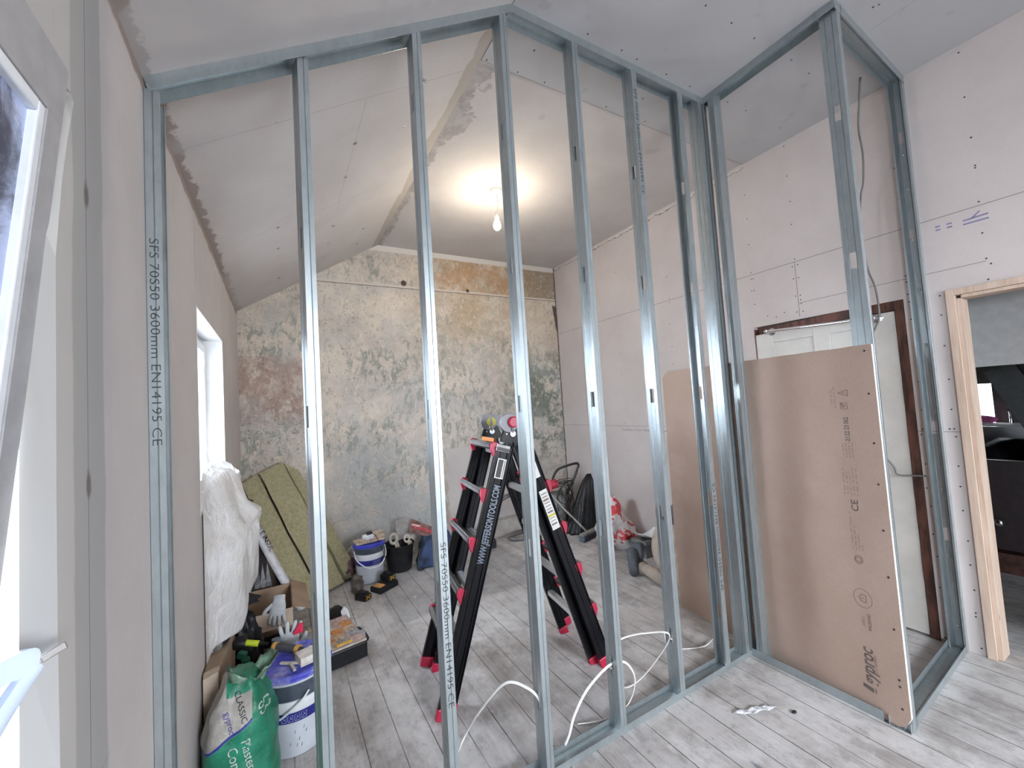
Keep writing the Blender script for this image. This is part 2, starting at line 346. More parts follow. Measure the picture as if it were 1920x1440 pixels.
    # plain board patch low on the right
    lo = b.mul(b.inv(b.sm(b.add(b.z, b.mul(n5, 0.08)), 1.09, 1.11)), b.rng(b.x, 1.93, 3.12, 0.02))
    c = b.mix(lo, c, b.mix(b.sm(n1, .3, .7), (0.40, 0.37, 0.35), (0.46, 0.425, 0.40)))
    c = b.mix(b.mul(b.mul(lo, b.inv(b.sm(b.add(b.z, b.mul(n2, .2)), .38, .5))), .5), c, (0.33, 0.32, 0.30))
    # chased line and plaster edge under the ceiling
    c = b.mix(b.mul(b.near(b.add(b.z, b.mul(b.sub(n2, .5), .02)), 2.865, 0.011, 0.004), 0.9), c, (0.55, 0.50, 0.44))
    c = b.mix(b.near(b.z, 2.847, 0.004, 0.002), c, (0.16, 0.13, 0.10))
    c = b.mix(b.sm(b.add(b.z, b.mul(n2, 0.05)), 3.255, 3.265), c, (0.58, 0.545, 0.50))
    # broken dark pocket at the right edge
    pocket = b.mul(b.sm(b.add(b.x, b.mul(n2, 0.1)), 3.50, 3.515), b.rng(b.add(b.z, b.mul(n2, .1)), 2.5, 2.84, 0.02))
    c = b.mix(b.mul(pocket, b.sm(b.sub(b.add(b.x, b.mul(b.z, .13)), b.mul(n2, .03)), 3.845, 3.86)), c, (0.08, 0.06, 0.055))
    for hx, hz, hr in ((1.534, 2.905, 0.028), (2.293, 2.885, 0.018)):
        d = b.math('SQRT', b.add(b.math('POWER', b.sub(b.x, hx), 2), b.math('POWER', b.sub(b.z, hz), 2)))
        c = b.mix(b.inv(b.sm(d, hr, hr+.006)), c, (0.07, 0.045, 0.035))
    hgt = b.add(b.add(n2, b.mul(n3, 0.5)), b.mul(n5, 0.6))
    return b.out(c, 0.9, 0, hgt, 0.55, 0.012)
def mat_floor():
    b = NB('dusty_old_floorboards')
    u = b.math('DIVIDE', b.sub(b.x, 1.03), 0.141); fr = b.math('FRACT', b.add(u, 20.0)); idn = b.math('FLOOR', b.add(u, 20.0))
    gap = b.mx(b.inv(b.sm(fr, 0.012, 0.03)), b.sm(fr, 0.985, 0.998))
    gr = b.noise(5, 8, 0.7, (14, 0.7, 1)); n1 = b.noise(1.7, 7, 0.62); n2 = b.noise(9, 8, 0.72, (1, 1, 1), 3); n3 = b.noise(3.2, 6, 0.65, (1, .7, 1), 6)
    rnd = b.math('FRACT', b.mul(b.math('SINE', b.mul(idn, 12.9898)), 43758.5453))
    c = b.mix(b.sm(gr, 0.3, 0.7), (0.30, 0.28, 0.265), (0.47, 0.445, 0.43))
    c = b.mix(b.mul(rnd, 0.30), c, (0.20, 0.17, 0.15))
    dust = b.sm(b.add(b.mul(n1, 0.55), b.mul(n2, 0.45)), 0.38, 0.60)
    c = b.mix(b.mul(dust, 0.75), c, (0.57, 0.56, 0.555))
    st = b.sm(n3, 0.52, 0.66)
    c = b.mix(b.mul(st, 0.45), c, (0.15, 0.13, 0.12))
    sp = b.sm(b.noise(24, 6, 0.75, (1, 0.8, 1), 11), 0.60, 0.68)
    c = b.mix(b.mul(sp, 0.45), c, (0.13, 0.115, 0.105))
    gm = b.sm(b.noise(13, 8, 0.78, (1.3, 0.6, 1), 52), 0.50, 0.62)
    c = b.mix(b.mul(gm, 0.34), c, (0.17, 0.15, 0.14))
    pd = b.sm(b.noise(2.4, 7, 0.7, (1, .8, 1), 91), 0.52, 0.62)
    c = b.mix(b.mul(pd, 0.40), c, (0.62, 0.61, 0.60))
    # worn stretch of old tacky underlay near the back
    ed = b.mul(b.sub(n2, .5), .25)
    patch = b.mul(b.rng(b.add(b.y, ed), 3.05, 4.1, 0.03), b.rng(b.add(b.x, ed), 0.98, 2.35, 0.03))
    hat = b.mul(b.math('SINE', b.mul(b.add(b.x, b.y), 330.0)), b.math('SINE', b.mul(b.sub(b.x, b.y), 330.0)))
    c = b.mix(b.mul(patch, b.add(0.45, b.mul(hat, 0.25))), c, (0.15, 0.145, 0.15))
    wp = b.sm(b.noise(5.5, 3, 0.5, (1, 1, 1), 31), 0.69, 0.705)
    c = b.mix(b.mul(wp, 0.6), c, (0.50, 0.48, 0.46))
    gp = b.mul(gap, b.add(0.35, b.mul(b.sm(b.noise(4, 3, .6, (1, .6, 1), 17), .35, .6), .6)))
    c = b.mix(gp, c, (0.05, 0.042, 0.038))
    return b.out(c, b.add(0.5, b.mul(dust, 0.25)), 0, b.sub(b.mul(gr, 0.5), b.mul(gap, 1.2)), 0.35, 0.006)
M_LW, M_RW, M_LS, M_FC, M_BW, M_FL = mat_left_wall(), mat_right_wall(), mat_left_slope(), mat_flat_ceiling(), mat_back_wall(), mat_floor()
M_UPVC = pm('white_upvc', (0.78, 0.81, 0.85), 0.3, var=0.03)
M_SKIM = pm('skimmed_white_reveal', (0.66, 0.655, 0.64), 0.8, var=0.05, sc=6)
M_BLACK = pm('black_screw_head', (0.015, 0.014, 0.014), 0.5, var=0.1)
M_DIMWALL = pm('dim_room_paint', (0.33, 0.32, 0.30), 0.9, var=0.08, sc=4)
M_SILVER = pm('bright_screw', (0.30, 0.29, 0.28), 0.45, 0.6)

# ------------------------------------------------------------------ room shell
def wall_boxes(name, boxes, mats, holes=None):
    bm = B()
    for t in boxes: box(bm, *t)
    return struct(obj(name, bm, mats))
NW = (-0.75, 0.948, 0.86, 2.125); FW = (2.27, 3.225, 1.10, 2.035)       # openings in the left wall: y0 y1 z0 z1
RW_ = (-2.7, -1.35, 0.95, 2.1)  # opening added out of view for the left rear fill lamp
bm = B(); T = -0.30
for y0, y1, z0, z1 in ((YB, RW_[0], 0, ZL), (RW_[0], RW_[1], 0, RW_[2]), (RW_[0], RW_[1], RW_[3], ZL), (RW_[1], NW[0], 0, ZL),
                       (NW[0], 1.16, 0, NW[2]), (1.16, 2.0, 0, ZL), (2.0, FW[0], 0, ZL), (FW[0], FW[1], 0, FW[2]), (FW[0], FW[1], FW[3], ZL), (FW[1], D+.1, 0, ZL)):
    box(bm, -.10 if y0 == 1.16 else T, 0, y0, y1, z0, z1)
box(bm, T, 0, NW[0], 1.16, 2.20, ZL)
# board edge around the near window: ragged arris on the room face, straight inner edge 46 mm back
AR = [(.945, .861), (.944, .98), (.938, 1.20), (.936, 1.42), (.938, 1.79), (.962, 1.93), (.985, 2.02), (1.012, 2.105), (1.0, 2.113)]
IN = [(.950, z) for y, z in AR[:-1]]+[(.945, 2.108)]
AR += [(NW[0], 2.118)]; IN += [(NW[0], 2.113)]
fa = [bm.verts.new((0, y, z)) for y, z in AR]; fb = [bm.verts.new((-.046, y, z)) for y, z in IN]
for i in range(len(AR)-1): bm.faces.new((fa[i], fa[i+1], fb[i+1], fb[i]))
oa = [bm.verts.new((0, y, z)) for y, z in ((1.16, .861), (1.16, .98), (1.16, 1.2), (1.16, 1.42), (1.16, 1.79), (1.16, 1.93), (1.16, 2.02), (1.16, 2.105), (1.16, 2.20), (NW[0], 2.20))]
ob = [bm.verts.new((-.046, v.co.y, v.co.z)) for v in oa]
for i in range(len(AR)-1):
    bm.faces.new((fa[i], oa[i], oa[i+1], fa[i+1])); bm.faces.new((fb[i], fb[i+1], ob[i+1], ob[i]))
struct(obj('wall_left', bm, M_LW))
# back wall follows the ceiling line
bm = B(); prism(bm, [(0, 0), (W, 0), (W, ZR), (RX, ZR), (0, ZL)], (0, D, 0), (1, 0, 0), (0, 0, 1), (0, 1, 0), 0.25)
struct(obj('wall_back', bm, M_BW))
# right wall: two doorways
D1 = (0.985, 1.83, 1.955); D2 = (-0.20, 0.762, 1.985)
bm = B(); T2 = W+0.12
for y0, y1, z0, z1 in ((YB, D2[0], 0, 3.4), (D2[0], D2[1], D2[2], 3.4), (D2[1], D1[0]-.045, 0, 3.4), (D1[0]-.045, D1[1], D1[2]+.03, 3.4), (D1[1], D+.2, 0, 3.4)):
    box(bm, W, T2, y0, y1, z0, z1)
wr = struct(obj('wall_right', bm, M_RW))
bm = B()
for y, z in WS: lathe(bm, [(0.0042, 0), (0.0036, 0.0012)], (W, y, z), 8, (-1, 0, 0))
o = obj('screw_heads', bm, M_BLACK, wr); o['kind'] = 'stuff'
bm = B(); box(bm, 0, W, YB-.2, YB, 0, 0.95); box(bm, 0, W, YB-.2, YB, 2.3, 3.4); box(bm, 0, 1.0, YB-.2, YB, .95, 2.3); box(bm, 2.8, W, YB-.2, YB, .95, 2.3)  # unseen opening in this wall added for the fill lamp outside
struct(obj('wall_rear', bm, M_DIMWALL))
bm = B(); box(bm, -0.3, W+2.8, YB-.2, D+.25, -0.12, 0); struct(obj('floor', bm, M_FL))
# ceilings
bm = B(); prism(bm, [(-.3, ZL-.3*(ZR-ZL)/RX), (RX, ZR), (RX, ZR+.2), (-.3, ZL+.2)], (0, YB-.2, 0), (1, 0, 0), (0, 0, 1), (0, 1, 0), D-YB+.4)
cl = struct(obj('ceiling', bm, M_LS)); cl.name = 'ceiling_sloped'
bm = B()
k = (ZR-ZL)/RX; nn = Vector((k, 0, -1)).normalized()
for y in (1.847, 2.205, 2.555, 2.905, 3.27, 3.62, 3.97):
    for x in (0.34, 0.70, 0.97):
        lathe(bm, [(0.0125, 0), (0.011, 0.003), (0.005, 0.004), (0.004, 0.001)], (x+random.uniform(-.02, .02), y, ZL+(x)*k), 12, nn)
o = obj('plug_washers', bm, M_SILVER, cl); o['kind'] = 'stuff'
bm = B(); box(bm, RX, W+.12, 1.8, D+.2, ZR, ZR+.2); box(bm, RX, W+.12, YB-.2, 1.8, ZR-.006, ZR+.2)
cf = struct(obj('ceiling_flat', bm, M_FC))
bm = B()
for x, y in CS: lathe(bm, [(0.0046, 0), (0.0038, 0.0012)], (x, y, ZR-.006 if y < 1.8 else ZR), 8, (0, 0, -1))
o = obj('screw_heads', bm, M_BLACK, cf); o['kind'] = 'stuff'

# ------------------------------------------------------------------ windows
def reveal(name, Wn, depth):
    """skimmed lining of a window opening"""
    y0, y1, z0, z1 = Wn; bm = B(); e = 0.004
    box(bm, -depth, e*0.3, y1-.006, y1-.0005, z0, z1); box(bm, -depth, e*.3, y0+.0005, y0+.006, z0, z1); box(bm, -depth, e*.3, y0, y1, z1-.006, z1-.0005); box(bm, -depth, e*.3, y0, y1, z0+.0005, z0+.008)
    return struct(obj(name, bm, M_SKIM))
def fixed_frame(name, Wn, x0, x1, fw, lights=1, glass=True):
    y0, y1, z0, z1 = Wn; bm = B()
    box(bm, x0, x1, y0, y0+fw, z0, z1); box(bm, x0, x1, y1-fw, y1, z0, z1); box(bm, x0, x1, y0+fw, y1-fw, z0, z0+fw); box(bm, x0, x1, y0+fw, y1-fw, z1-fw, z1)
    n = struct(obj(name, bm, M_UPVC, bevel=0.003))
    return n
M_GLASS = NB('window_glass').out((0.9, 0.95, 1.0), 0.02, 0.0, Transmission_Weight=1.0, IOR=1.05, Alpha=1.0)
reveal('trim_1', FW, 0.10)
wf = fixed_frame('window_1', FW, -0.17, -0.10, 0.045)
bm = B(); y0, y1, z0, z1 = FW[0]+.045, FW[1]-.045, FW[2]+.045, FW[3]-.045
f = 0.05
box(bm, -.16, -.085, y0, y0+f, z0, z1); box(bm, -.16, -.085, y1-f, y1, z0, z1); box(bm, -.16, -.085, y0+f, y1-f, z0, z0+f); box(bm, -.16, -.085, y0+f, y1-f, z1-f, z1)
obj('sash_frame', bm, M_UPVC, wf, bevel=0.004)
bm = B(); box(bm, -.128, -.122, y0+f, y1-f, z0+f, z1-f); obj('glass_pane', bm, M_GLASS, wf)
fixed_frame('window_added_rear', RW_, -0.22, -0.12, 0.07)  # frame of the added window, out of view behind the camera
# near window: frame set just behind the board, with its sash tipped inwards at the top
nwf = fixed_frame('window_2', (NW[0], 1.40, .86, 2.19), -0.19, -0.125, 0.03)
sash = thing('tilted_window_sash', 'white plastic window sash with reflections painted into its glass, tipped into the room at top left', 'window sash', (-0.09, 0.1, 0.92))
th = math.atan2(0.046, 0.496); sx = Vector((math.cos(th), 0, -math.sin(th))); sz = Vector((math.sin(th), 0, math.cos(th))); sy = Vector((0, 1, 0))
SO = Vector((-0.102, 0.898, 0.90))       # foot of the far stile, room face
sl = 1.123
M_SASHG = NB('painted_reflection_glass'); _b = M_SASHG
_n = _b.noise(7, 7, 0.7, (1, 1, 0.4), 2, 1.0)  # dark and pale cloud reflections put into the pane colour
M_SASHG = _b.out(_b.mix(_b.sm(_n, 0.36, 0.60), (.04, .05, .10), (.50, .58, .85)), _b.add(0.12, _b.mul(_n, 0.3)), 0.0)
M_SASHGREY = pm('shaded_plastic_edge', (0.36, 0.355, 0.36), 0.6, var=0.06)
Y0 = -0.70; wdt = SO.y-Y0
def sash_bar(bm, a0, a1, b0, b1, t0, t1):      # a along -y from far stile, b along sz, t along sx (room face 0, outwards negative)
    P8 = [SO-sy*a+sz*bb+sx*t for bb in (b0, b1) for a, t in ((a0, t0), (a1, t0), (a1, t1), (a0, t1))]
    hull8(bm, P8)
bm = B(); bw = 0.020; rw = 0.048
for t in ((-rw, 0.0, -rw, sl), (wdt, wdt+rw, -rw, sl), (0.0, wdt, -rw, 0.0), (-rw, wdt+rw, sl, sl+.100)): sash_bar(bm, *t, -.055, .004)
obj('sash_frame', bm, M_SASHGREY, sash, bevel=0.001)
bm = B()
sash_bar(bm, 0, bw, 0, sl, -.03, .002); sash_bar(bm, wdt-bw, wdt, 0, sl, -.03, .002); sash_bar(bm, bw, wdt-bw, 0, bw, -.03, .002); sash_bar(bm, bw, wdt-bw, sl-bw, sl, -.03, .002)
obj('glazing_bead', bm, M_UPVC, sash, bevel=0.003)
bm = B(); sash_bar(bm, bw, wdt-bw, bw, sl-bw, -.028, -.010); obj('glass_pane', bm, M_SASHG, sash)
# handle low on the far stile
HN = lambda px: px
bm = B()
def ribbon(bm, P_, hw, th_, side):
    """flat-section lever through points, half widths hw"""
    P_ = [Vector(p) for p in P_]; sd = Vector(side).normalized(); R_ = []
    for i, p in enumerate(P_):
        t = (P_[min(i+1, len(P_)-1)]-P_[max(i-1, 0)]).normalized(); a = t.cross(sd).normalized(); h = hw[i]
        R_.append([bm.verts.new(p+a*h*x+sd*th_*y) for x, y in ((-1, -.6), (-.6, -1), (.6, -1), (1, -.6), (1, .6), (.6, 1), (-.6, 1), (-1, .6))])
    for A, C in zip(R_, R_[1:]):
        for k in range(8): bm.faces.new((A[k], A[(k+1) % 8], C[(k+1) % 8], C[k]))
    bm.faces.new(R_[0][::-1]); bm.faces.new(R_[-1])
pts = smooth_path([(-0.062, 0.72, 1.150), (-0.045, 0.775, 1.178), (-0.018, 0.825, 1.190), (0.004, 0.855, 1.186)], 5)
ribbon(bm, pts, [0.020]*4+[0.017]*4+[0.016]*4+[0.017, 0.018, 0.017, 0.014], 0.008, (1, -.5, 0))
pts = smooth_path([(0.004, 0.858, 1.178), (-0.004, 0.84, 1.162), (-0.014, 0.80, 1.132), (-0.022, 0.74, 1.092), (-0.030, 0.68, 1.050)], 5)
ribbon(bm, pts, [0.010+0.004*i/len(pts) for i in range(len(pts))], 0.009, (1, -.5, 0))
hd = obj('stay_handle', bm, pm('pale_blue_white_plastic', (0.66, 0.76, 0.90), 0.25, var=0.02), sash, smooth=True, angle=0.8)
bm = B(); beam(bm, (0.008, 0.860, 1.182), (0.030, 0.876, 1.190), (0, 0, 1), 0.011, 0.006)
obj('latch_tongue', bm, pm('worn_latch_steel', (0.55, 0.54, 0.53), 0.3, 0.9), hd, bevel=0.002)

# ------------------------------------------------------------------ galvanised framing
def mat_galv():
    b = NB('galvanised_steel'); n = b.noise(45, 5, 0.7, (1, 1, 0.35)); n2 = b.noise(9, 4, 0.6, (1, 1, 0.4), 4)
    sp = b.vor(70)
    c = b.mix(b.sm(n, 0.3, 0.7), (0.37, 0.415, 0.425), (0.43, 0.48, 0.495)); c = b.mix(b.mul(b.sm(sp, .2, .8), .3), c, (0.43, 0.475, 0.485))
    c = b.mix(b.mul(b.sm(n2, .5, .7), .3), c, (0.27, 0.30, 0.31))
    kn = b.mul(b.math('SINE', b.mul(b.z, 1100.0)), b.math('SINE', b.mul(b.add(b.x, b.y), 1100.0)))
    return b.out(c, b.add(0.25, b.mul(n, 0.12)), 0.72, kn, 0.10, 0.0006)
M_GALV = mat_galv()
M_INK = pm('stamped_ink', (0.035, 0.035, 0.04), 0.6)
# C section: local x = flange direction, y = depth; web column 3 may be punched
CPROF = [(0.034, .008), (0.034, 0), (.0205, 0), (.0185, .0030), (.0165, 0), (0, 0), (0, .019), (.0032, .0205), (.0015, .0225), (.0015, .0475), (.0032, .0495), (0, .051), (0, .070), (.0165, .070), (.0185, .067), (.0205, .070), (.034, .070), (.034, .062)]
SLOT_SEG = 8           # the profile segment (between points 8 and 9) that carries the slots
def stud(label, loc, h, rz=0.0, mirror=False, slots=True, printed=None, group='steel studs of the new partition', name='metal_stud', slot_z=(0.285, 0.9, 1.5, 2.1, 2.7), lean=0.0):
    root = thing(name, label, 'metal stud', loc, group)
    zs = [0.0]
    for z in slot_z:
        if slots and z+.05 < h: zs += [z-.036, z+.036]
    zs.append(h); bm = B(); c, s = math.cos(rz), math.sin(rz)
    def W3(x, y, z):
        if mirror: x = .034-x
        return Vector((loc[0]+x*c-y*s+lean*z, loc[1]+x*s+y*c, loc[2]+z))
    V = [[bm.verts.new(W3(x, y, z)) for x, y in CPROF] for z in zs]
    for i in range(len(zs)-1):
        for j in range(len(CPROF)-1):
            if i % 2 == 1 and j == SLOT_SEG: continue
            bm.faces.new((V[i][j], V[i][j+1], V[i+1][j+1], V[i+1][j]))
    solid(obj('stud_profile', bm, M_GALV, root), 0.0012)
    if printed:
        zc, up, fx = printed
        q = [W3(fx, -.0008, 0), W3(fx+.01, -.0008, 0)]; r0 = (q[1]-q[0]).normalized()
        if mirror: r0 = -r0
        if up: L_, rt, uu = W3(fx, -.0008, zc-.30), Vector((0, 0, 1)), -r0
        else: L_, rt, uu = W3(fx, -.0008, zc+.30), Vector((0, 0, -1)), r0
        t = text('SFS 70S50 3600mm EN14195 CE', 0.030, L_, rt, uu, M_INK, root, sx=1.0, bold=-.0003)
        k_ = 0.56/max(t.dimensions.z, .01) if t.dimensions.z else 1
        me = t.data; zz = [v.co.z for v in me.vertices]; z0, z1 = min(zz), max(zz); k_ = 0.58/(z1-z0)
        for v in me.vertices: v.co.z = zc+(v.co.z-(z0+z1)/2)*k_
    return root
def track(label, A, Bp, wdir, ndir, wd=0.072, fl=0.03, cat='metal track', name='metal_track', group='steel tracks of the new partition', cut=None):
    """U section from A to Bp: base spans wd along wdir, flanges stand along ndir"""
    A = Vector(A); Bp = Vector(Bp); w_ = Vector(wdir).normalized(); n_ = Vector(ndir).normalized()
    root = thing(name, label, cat, tuple(A), group)
    prof = [(0, fl), (0.0008, fl*.5), (0, 0), (.024, 0), (.026, .002), (wd-.026, .002), (wd-.024, 0), (wd, 0), (wd-.0008, fl*.5), (wd, fl)]
    L_ = (Bp-A).length; st = [0, 1] if cut is None else [0, cut/L_, 1]
    bm = B(); V = [[bm.verts.new(A+(Bp-A)*t+w_*a+n_*b_) for a, b_ in prof] for t in st]
    for i in range(len(st)-1):
        for j in range(len(prof)-1):
            if cut is not None and i == 1 and j < 2: continue
            bm.faces.new((V[i][j], V[i][j+1], V[i+1][j+1], V[i+1][j]))
    solid(obj('track_profile', bm, M_GALV, root), 0.0012)
    return root
KS = (ZR-ZL)/RX
def htop(x): return (ZL+KS*x if x < RX else ZR)-0.006
n1_ = Vector((KS, 0, -1)).normalized()
track('sloping steel head track under left ceiling slope, from window wall to ridge', (0, P-.001, ZL-.001), (RX, P-.001, ZR-.001), (0, 1, 0), n1_, fl=.034)
track('level steel head track on flat ceiling from ridge to the double corner studs', (RX, P-.001, ZR-.007), (2.672, P-.001, ZR-.007), (0, 1, 0), (0, 0, -1), fl=.040)
track('steel head track of closet side running from double corner studs toward viewer', (2.600, P-.001, ZR-.007), (2.600, 0.785, ZR-.007), (1, 0, 0), (0, 0, -1), fl=.040)
track('short steel head track from closet outer corner to right wall', (2.600, 0.785, ZR-.0075), (W-.001, 0.83, ZR-.0075), (-.047, 1, 0), (0, 0, -1), fl=.045)
track('steel floor track under the row of studs, left wall to double corner studs', (0.0, P-.001, .001), (2.60, P-.001, .001), (0, 1, 0), (0, 0, 1))
track('steel floor track beneath foot of brown plasterboard sheet, flange cut at end', (2.600, P+.072, .001), (2.600, 0.79, .001), (1, 0, 0), (0, 0, 1), fl=.044, cut=P+.072-.88)
track('short steel floor track from closet outer corner to right wall', (2.600, 0.79, .0015), (W-.001, 0.835, .0015), (-.047, 1, 0), (0, 0, 1), fl=.038)
stud('steel stud fixed to left window wall, black print down its face', (0.002, P, .003), htop(0)-.03, printed=(1.74, False, .0065), slots=False)
stud('second stud from window wall, slightly twisted, standing left of the ladder', (0.398, P+.004, .003), htop(.4)-.02, rz=0.20)
stud('stud with print down its lower half, in front of ladder left leg', (0.80, P, .003), htop(.8)-.02, printed=(0.725, False, .0065))
stud('stud under the ridge where sloping and level head tracks meet', (1.20, P, .003), htop(1.2)-.02)
stud('first stud right of the ridge, in front of ladder right leg', (1.60, P, .003), htop(1.6)-.008)
stud('stud with print near the ceiling, left edge of brown sheet behind it', (2.0, P, .003), htop(2)-.008, printed=(2.86, False, .0075))
stud('stud with open side to the left and print low down, across brown sheet', (2.372, P, .003), htop(2.4)-.008, mirror=True, printed=(0.71, True, .0065))
stud('left stud of the corner group, bright web left of the black slit', (2.553, P, .003), htop(2.6)-.008, slots=False)
stud('middle stud of the corner group, right of the narrow black slit', (2.5965, P+.001, .003), htop(2.6)-.008, mirror=True, slots=False)
# side wall studs: depth along x
stud('right stud of the corner group, standing in the side track', (2.602, P-.032, .004), htop(2.6)-.009, rz=-PI/2, mirror=True, slots=False, group='steel studs of closet')
stud('wide stud at closet outer corner, rising above brown sheet', (2.6165, 0.787, .004), htop(2.6)-.009, group='steel studs of closet', slot_z=(0.6, 1.2, 2.06, 2.76))
r_ = stud('stud screwed flat to right wall beside timber doorway', (W-.0345, 0.832, .004), htop(3)-.009, mirror=True, group='steel studs of closet', slot_z=(.62, 1.22, 2.34, 2.93), lean=0.0)
for z in (.12, .5, .87, 1.3, 1.7, 2.02, 2.32, 2.62, 2.83):
    bm = B(); lathe(bm, [(.0075, 0), (.004, .003)], (W-.0045, .867+random.uniform(-.005, .005), z), 10, (-1, 0, 0))
    obj('fixing_screw', bm, pm('shiny_screw', (.8, .8, .8), .2, 1.0, var=.02), r_)

# ------------------------------------------------------------------ doorways in the right wall
M_DOORP = pm('old_cream_gloss_paint', (0.58, 0.56, 0.52), 0.45, var=0.05, sc=5)
M_BRWOOD = pm('dark_red_brown_timber', (0.085, 0.033, 0.022), 0.7, var=0.4, sc=25, stretch=(1, 1, .2))
M_CHROME = pm('chrome', (0.78, 0.79, 0.81), 0.10, 1.0, var=0.02)
X0 = W+0.012
bm = B(); dy0, dy1, dz = D1[0]+.004, D1[1]-.004, 1.925
ys = [dy0, dy0+.115, dy0+.345, dy0+.445, dy1-.13, dy1]
def dbox(y0, y1, z0, z1, inset=0.0): box(bm, X0+inset, X0+.042-inset*.4, y0, y1, z0, z1)
for a, b_ in ((ys[0], ys[1]), (ys[2], ys[3]), (ys[4], ys[5])): dbox(a, b_, .012, dz)
for a, b_ in ((ys[1], ys[2]), (ys[3], ys[4])):
    for z0, z1 in ((.012, .20), (.80, .95), (dz-.075, dz)): dbox(a, b_, z0, z1)
    for z0, z1 in ((.20, .80), (.95, dz-.075)): dbox(a, b_, z0, z1, .011)
door = struct(obj('door_1', bm, M_DOORP, bevel=0.002))
bm = B(); r0 = random.Random(4)
def ragged(y, z0, z1, w0, n=26):
    for i in range(n):
        za, zb = z0+(z1-z0)*i/n, z0+(z1-z0)*(i+1)/n
    pts = []
    L = [(y-w0-r0.uniform(-.004, .004), z0+(z1-z0)*i/n) for i in range(n+1)]; R_ = [(y+r0.uniform(-.002, .002), z0+(z1-z0)*i/n) for i in range(n+1)]
    return L+R_[::-1]
prism(bm, ragged(D1[0], 0.004, D1[2]+.03, .043), (W+.004, 0, 0), (0, 1, 0), (0, 0, 1), (1, 0, 0), .05)
prism(bm, [(z, y) for y, z in [(1.93+.0, 0.99), (1.958, .95), (1.985, .94), (1.985, 1.3), (1.975, 1.5), (1.972, 1.72), (1.93, 1.72)]], (W+.006, 0, 0), (0, 1, 0), (0, 0, 1), (1, 0, 0), .05)
prism(bm, [(D1[1]-.004, .004), (D1[1]+.0, .004), (D1[1]+.0, 1.97), (D1[1]-.004, 1.97)], (W+.006, 0, 0), (0, 1, 0), (0, 0, 1), (1, 0, 0), .05)
struct(obj('door_frame', bm, M_BRWOOD)).name = 'trim_2'
bm = B(); box(bm, W+.056, W+.10, D1[0]-.04, D1[1]-.001, 0.001, D1[2]+.029); struct(obj('trim_3', bm, M_BRWOOD))

t = thing('towel_rail', 'chrome towel rail fixed across top of the old cream door', 'towel rail', (W-.05, 1.37, 1.91))
bm = B(); tube(bm, [(W-.055, 1.722, 1.931), (W-.055, 1.05, 1.896)], .0105, 14); obj('bar', bm, M_CHROME, t, smooth=True, angle=.8)
for y, z in ((1.700, 1.9305), (1.072, 1.897)):
    bm = B(); lathe(bm, [(.028, 0), (.028, .006), (.022, .012), (.009, .016), (.009, .06), (.014, .062), (.014, .078), (.008, .082)], (W+.0115, y, z), 20, (-1, 0, 0)); obj('mount', bm, M_CHROME, t, smooth=True, angle=.7)

# timber lining of the second doorway
def mat_pine():
    b = NB('raw_pine'); g = b.noise(6, 6, .65, (9, 9, 0.6)); kn = b.vor(2.6, (3, 3, 1))
    c = b.mix(b.sm(g, .3, .7), (0.44, 0.32, 0.245), (0.58, 0.455, 0.365)); c = b.mix(b.inv(b.sm(kn, .03, .07)), c, (0.16, 0.07, 0.035))
    return b.out(c, .7, 0, g, .1, .002)
M_PINE = mat_pine()
t = thing('door_lining', 'raw pine door lining with knots around the right-hand doorway', 'door lining', (W, 0.74, 0))
yj, zt = D2[1]-.001, D2[2]-.001
bm = B(); box(bm, W-.014, T2+.005, yj-.034, yj, 0.002, zt); obj('jamb', bm, M_PINE, t, bevel=.001)
bm = B(); box(bm, W+.006, T2, yj-.053, yj-.0345, 0.002, zt-.052); obj('stop_batten', bm, M_PINE, t, bevel=.001)
bm = B(); box(bm, W-.014, T2+.005, D2[0]+.036, yj-.0345, zt-.034, zt); obj('head', bm, M_PINE, t, bevel=.001)
bm = B(); box(bm, W+.006, T2, D2[0]+.055, yj-.054, zt-.052, zt-.0345); obj('stop_batten', bm, M_PINE, t, bevel=.001)
bm = B(); box(bm, W-.014, T2+.005, D2[0]+.001, D2[0]+.035, 0.002, zt); obj('jamb', bm, M_PINE, t, bevel=.001)

# dim room through the doorway
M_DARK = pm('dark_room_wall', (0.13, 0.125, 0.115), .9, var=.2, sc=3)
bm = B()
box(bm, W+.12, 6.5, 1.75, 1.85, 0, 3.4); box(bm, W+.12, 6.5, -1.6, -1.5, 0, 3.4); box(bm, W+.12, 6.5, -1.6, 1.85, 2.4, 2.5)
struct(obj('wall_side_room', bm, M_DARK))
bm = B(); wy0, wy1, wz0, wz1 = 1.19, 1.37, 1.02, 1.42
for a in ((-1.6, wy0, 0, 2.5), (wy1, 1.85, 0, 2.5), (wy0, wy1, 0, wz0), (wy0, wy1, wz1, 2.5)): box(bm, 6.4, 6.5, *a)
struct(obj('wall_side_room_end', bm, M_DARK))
area('daylight_side_room_window', (6.6, 1.28, 1.22), (0, PI/2, 0), .42, .22, 3.0, DAY)
bm = B(); box(bm, W+.55, W+.60, -1.5, 1.75, 1.556, 2.4); struct(obj('wall_bulkhead', bm, pm('pale_board', (.50, .50, .49), .85, var=.05)))
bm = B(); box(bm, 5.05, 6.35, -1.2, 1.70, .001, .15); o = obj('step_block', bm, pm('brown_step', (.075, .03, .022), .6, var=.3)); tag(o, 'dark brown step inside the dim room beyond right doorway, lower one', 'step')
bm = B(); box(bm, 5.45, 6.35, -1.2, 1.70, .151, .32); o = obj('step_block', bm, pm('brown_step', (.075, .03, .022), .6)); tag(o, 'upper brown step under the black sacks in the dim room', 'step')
M_POLY = pm('black_polythene', (.010, .010, .012), .45, var=.3, bs=.5, bsc=16, Specular_IOR_Level=.3)
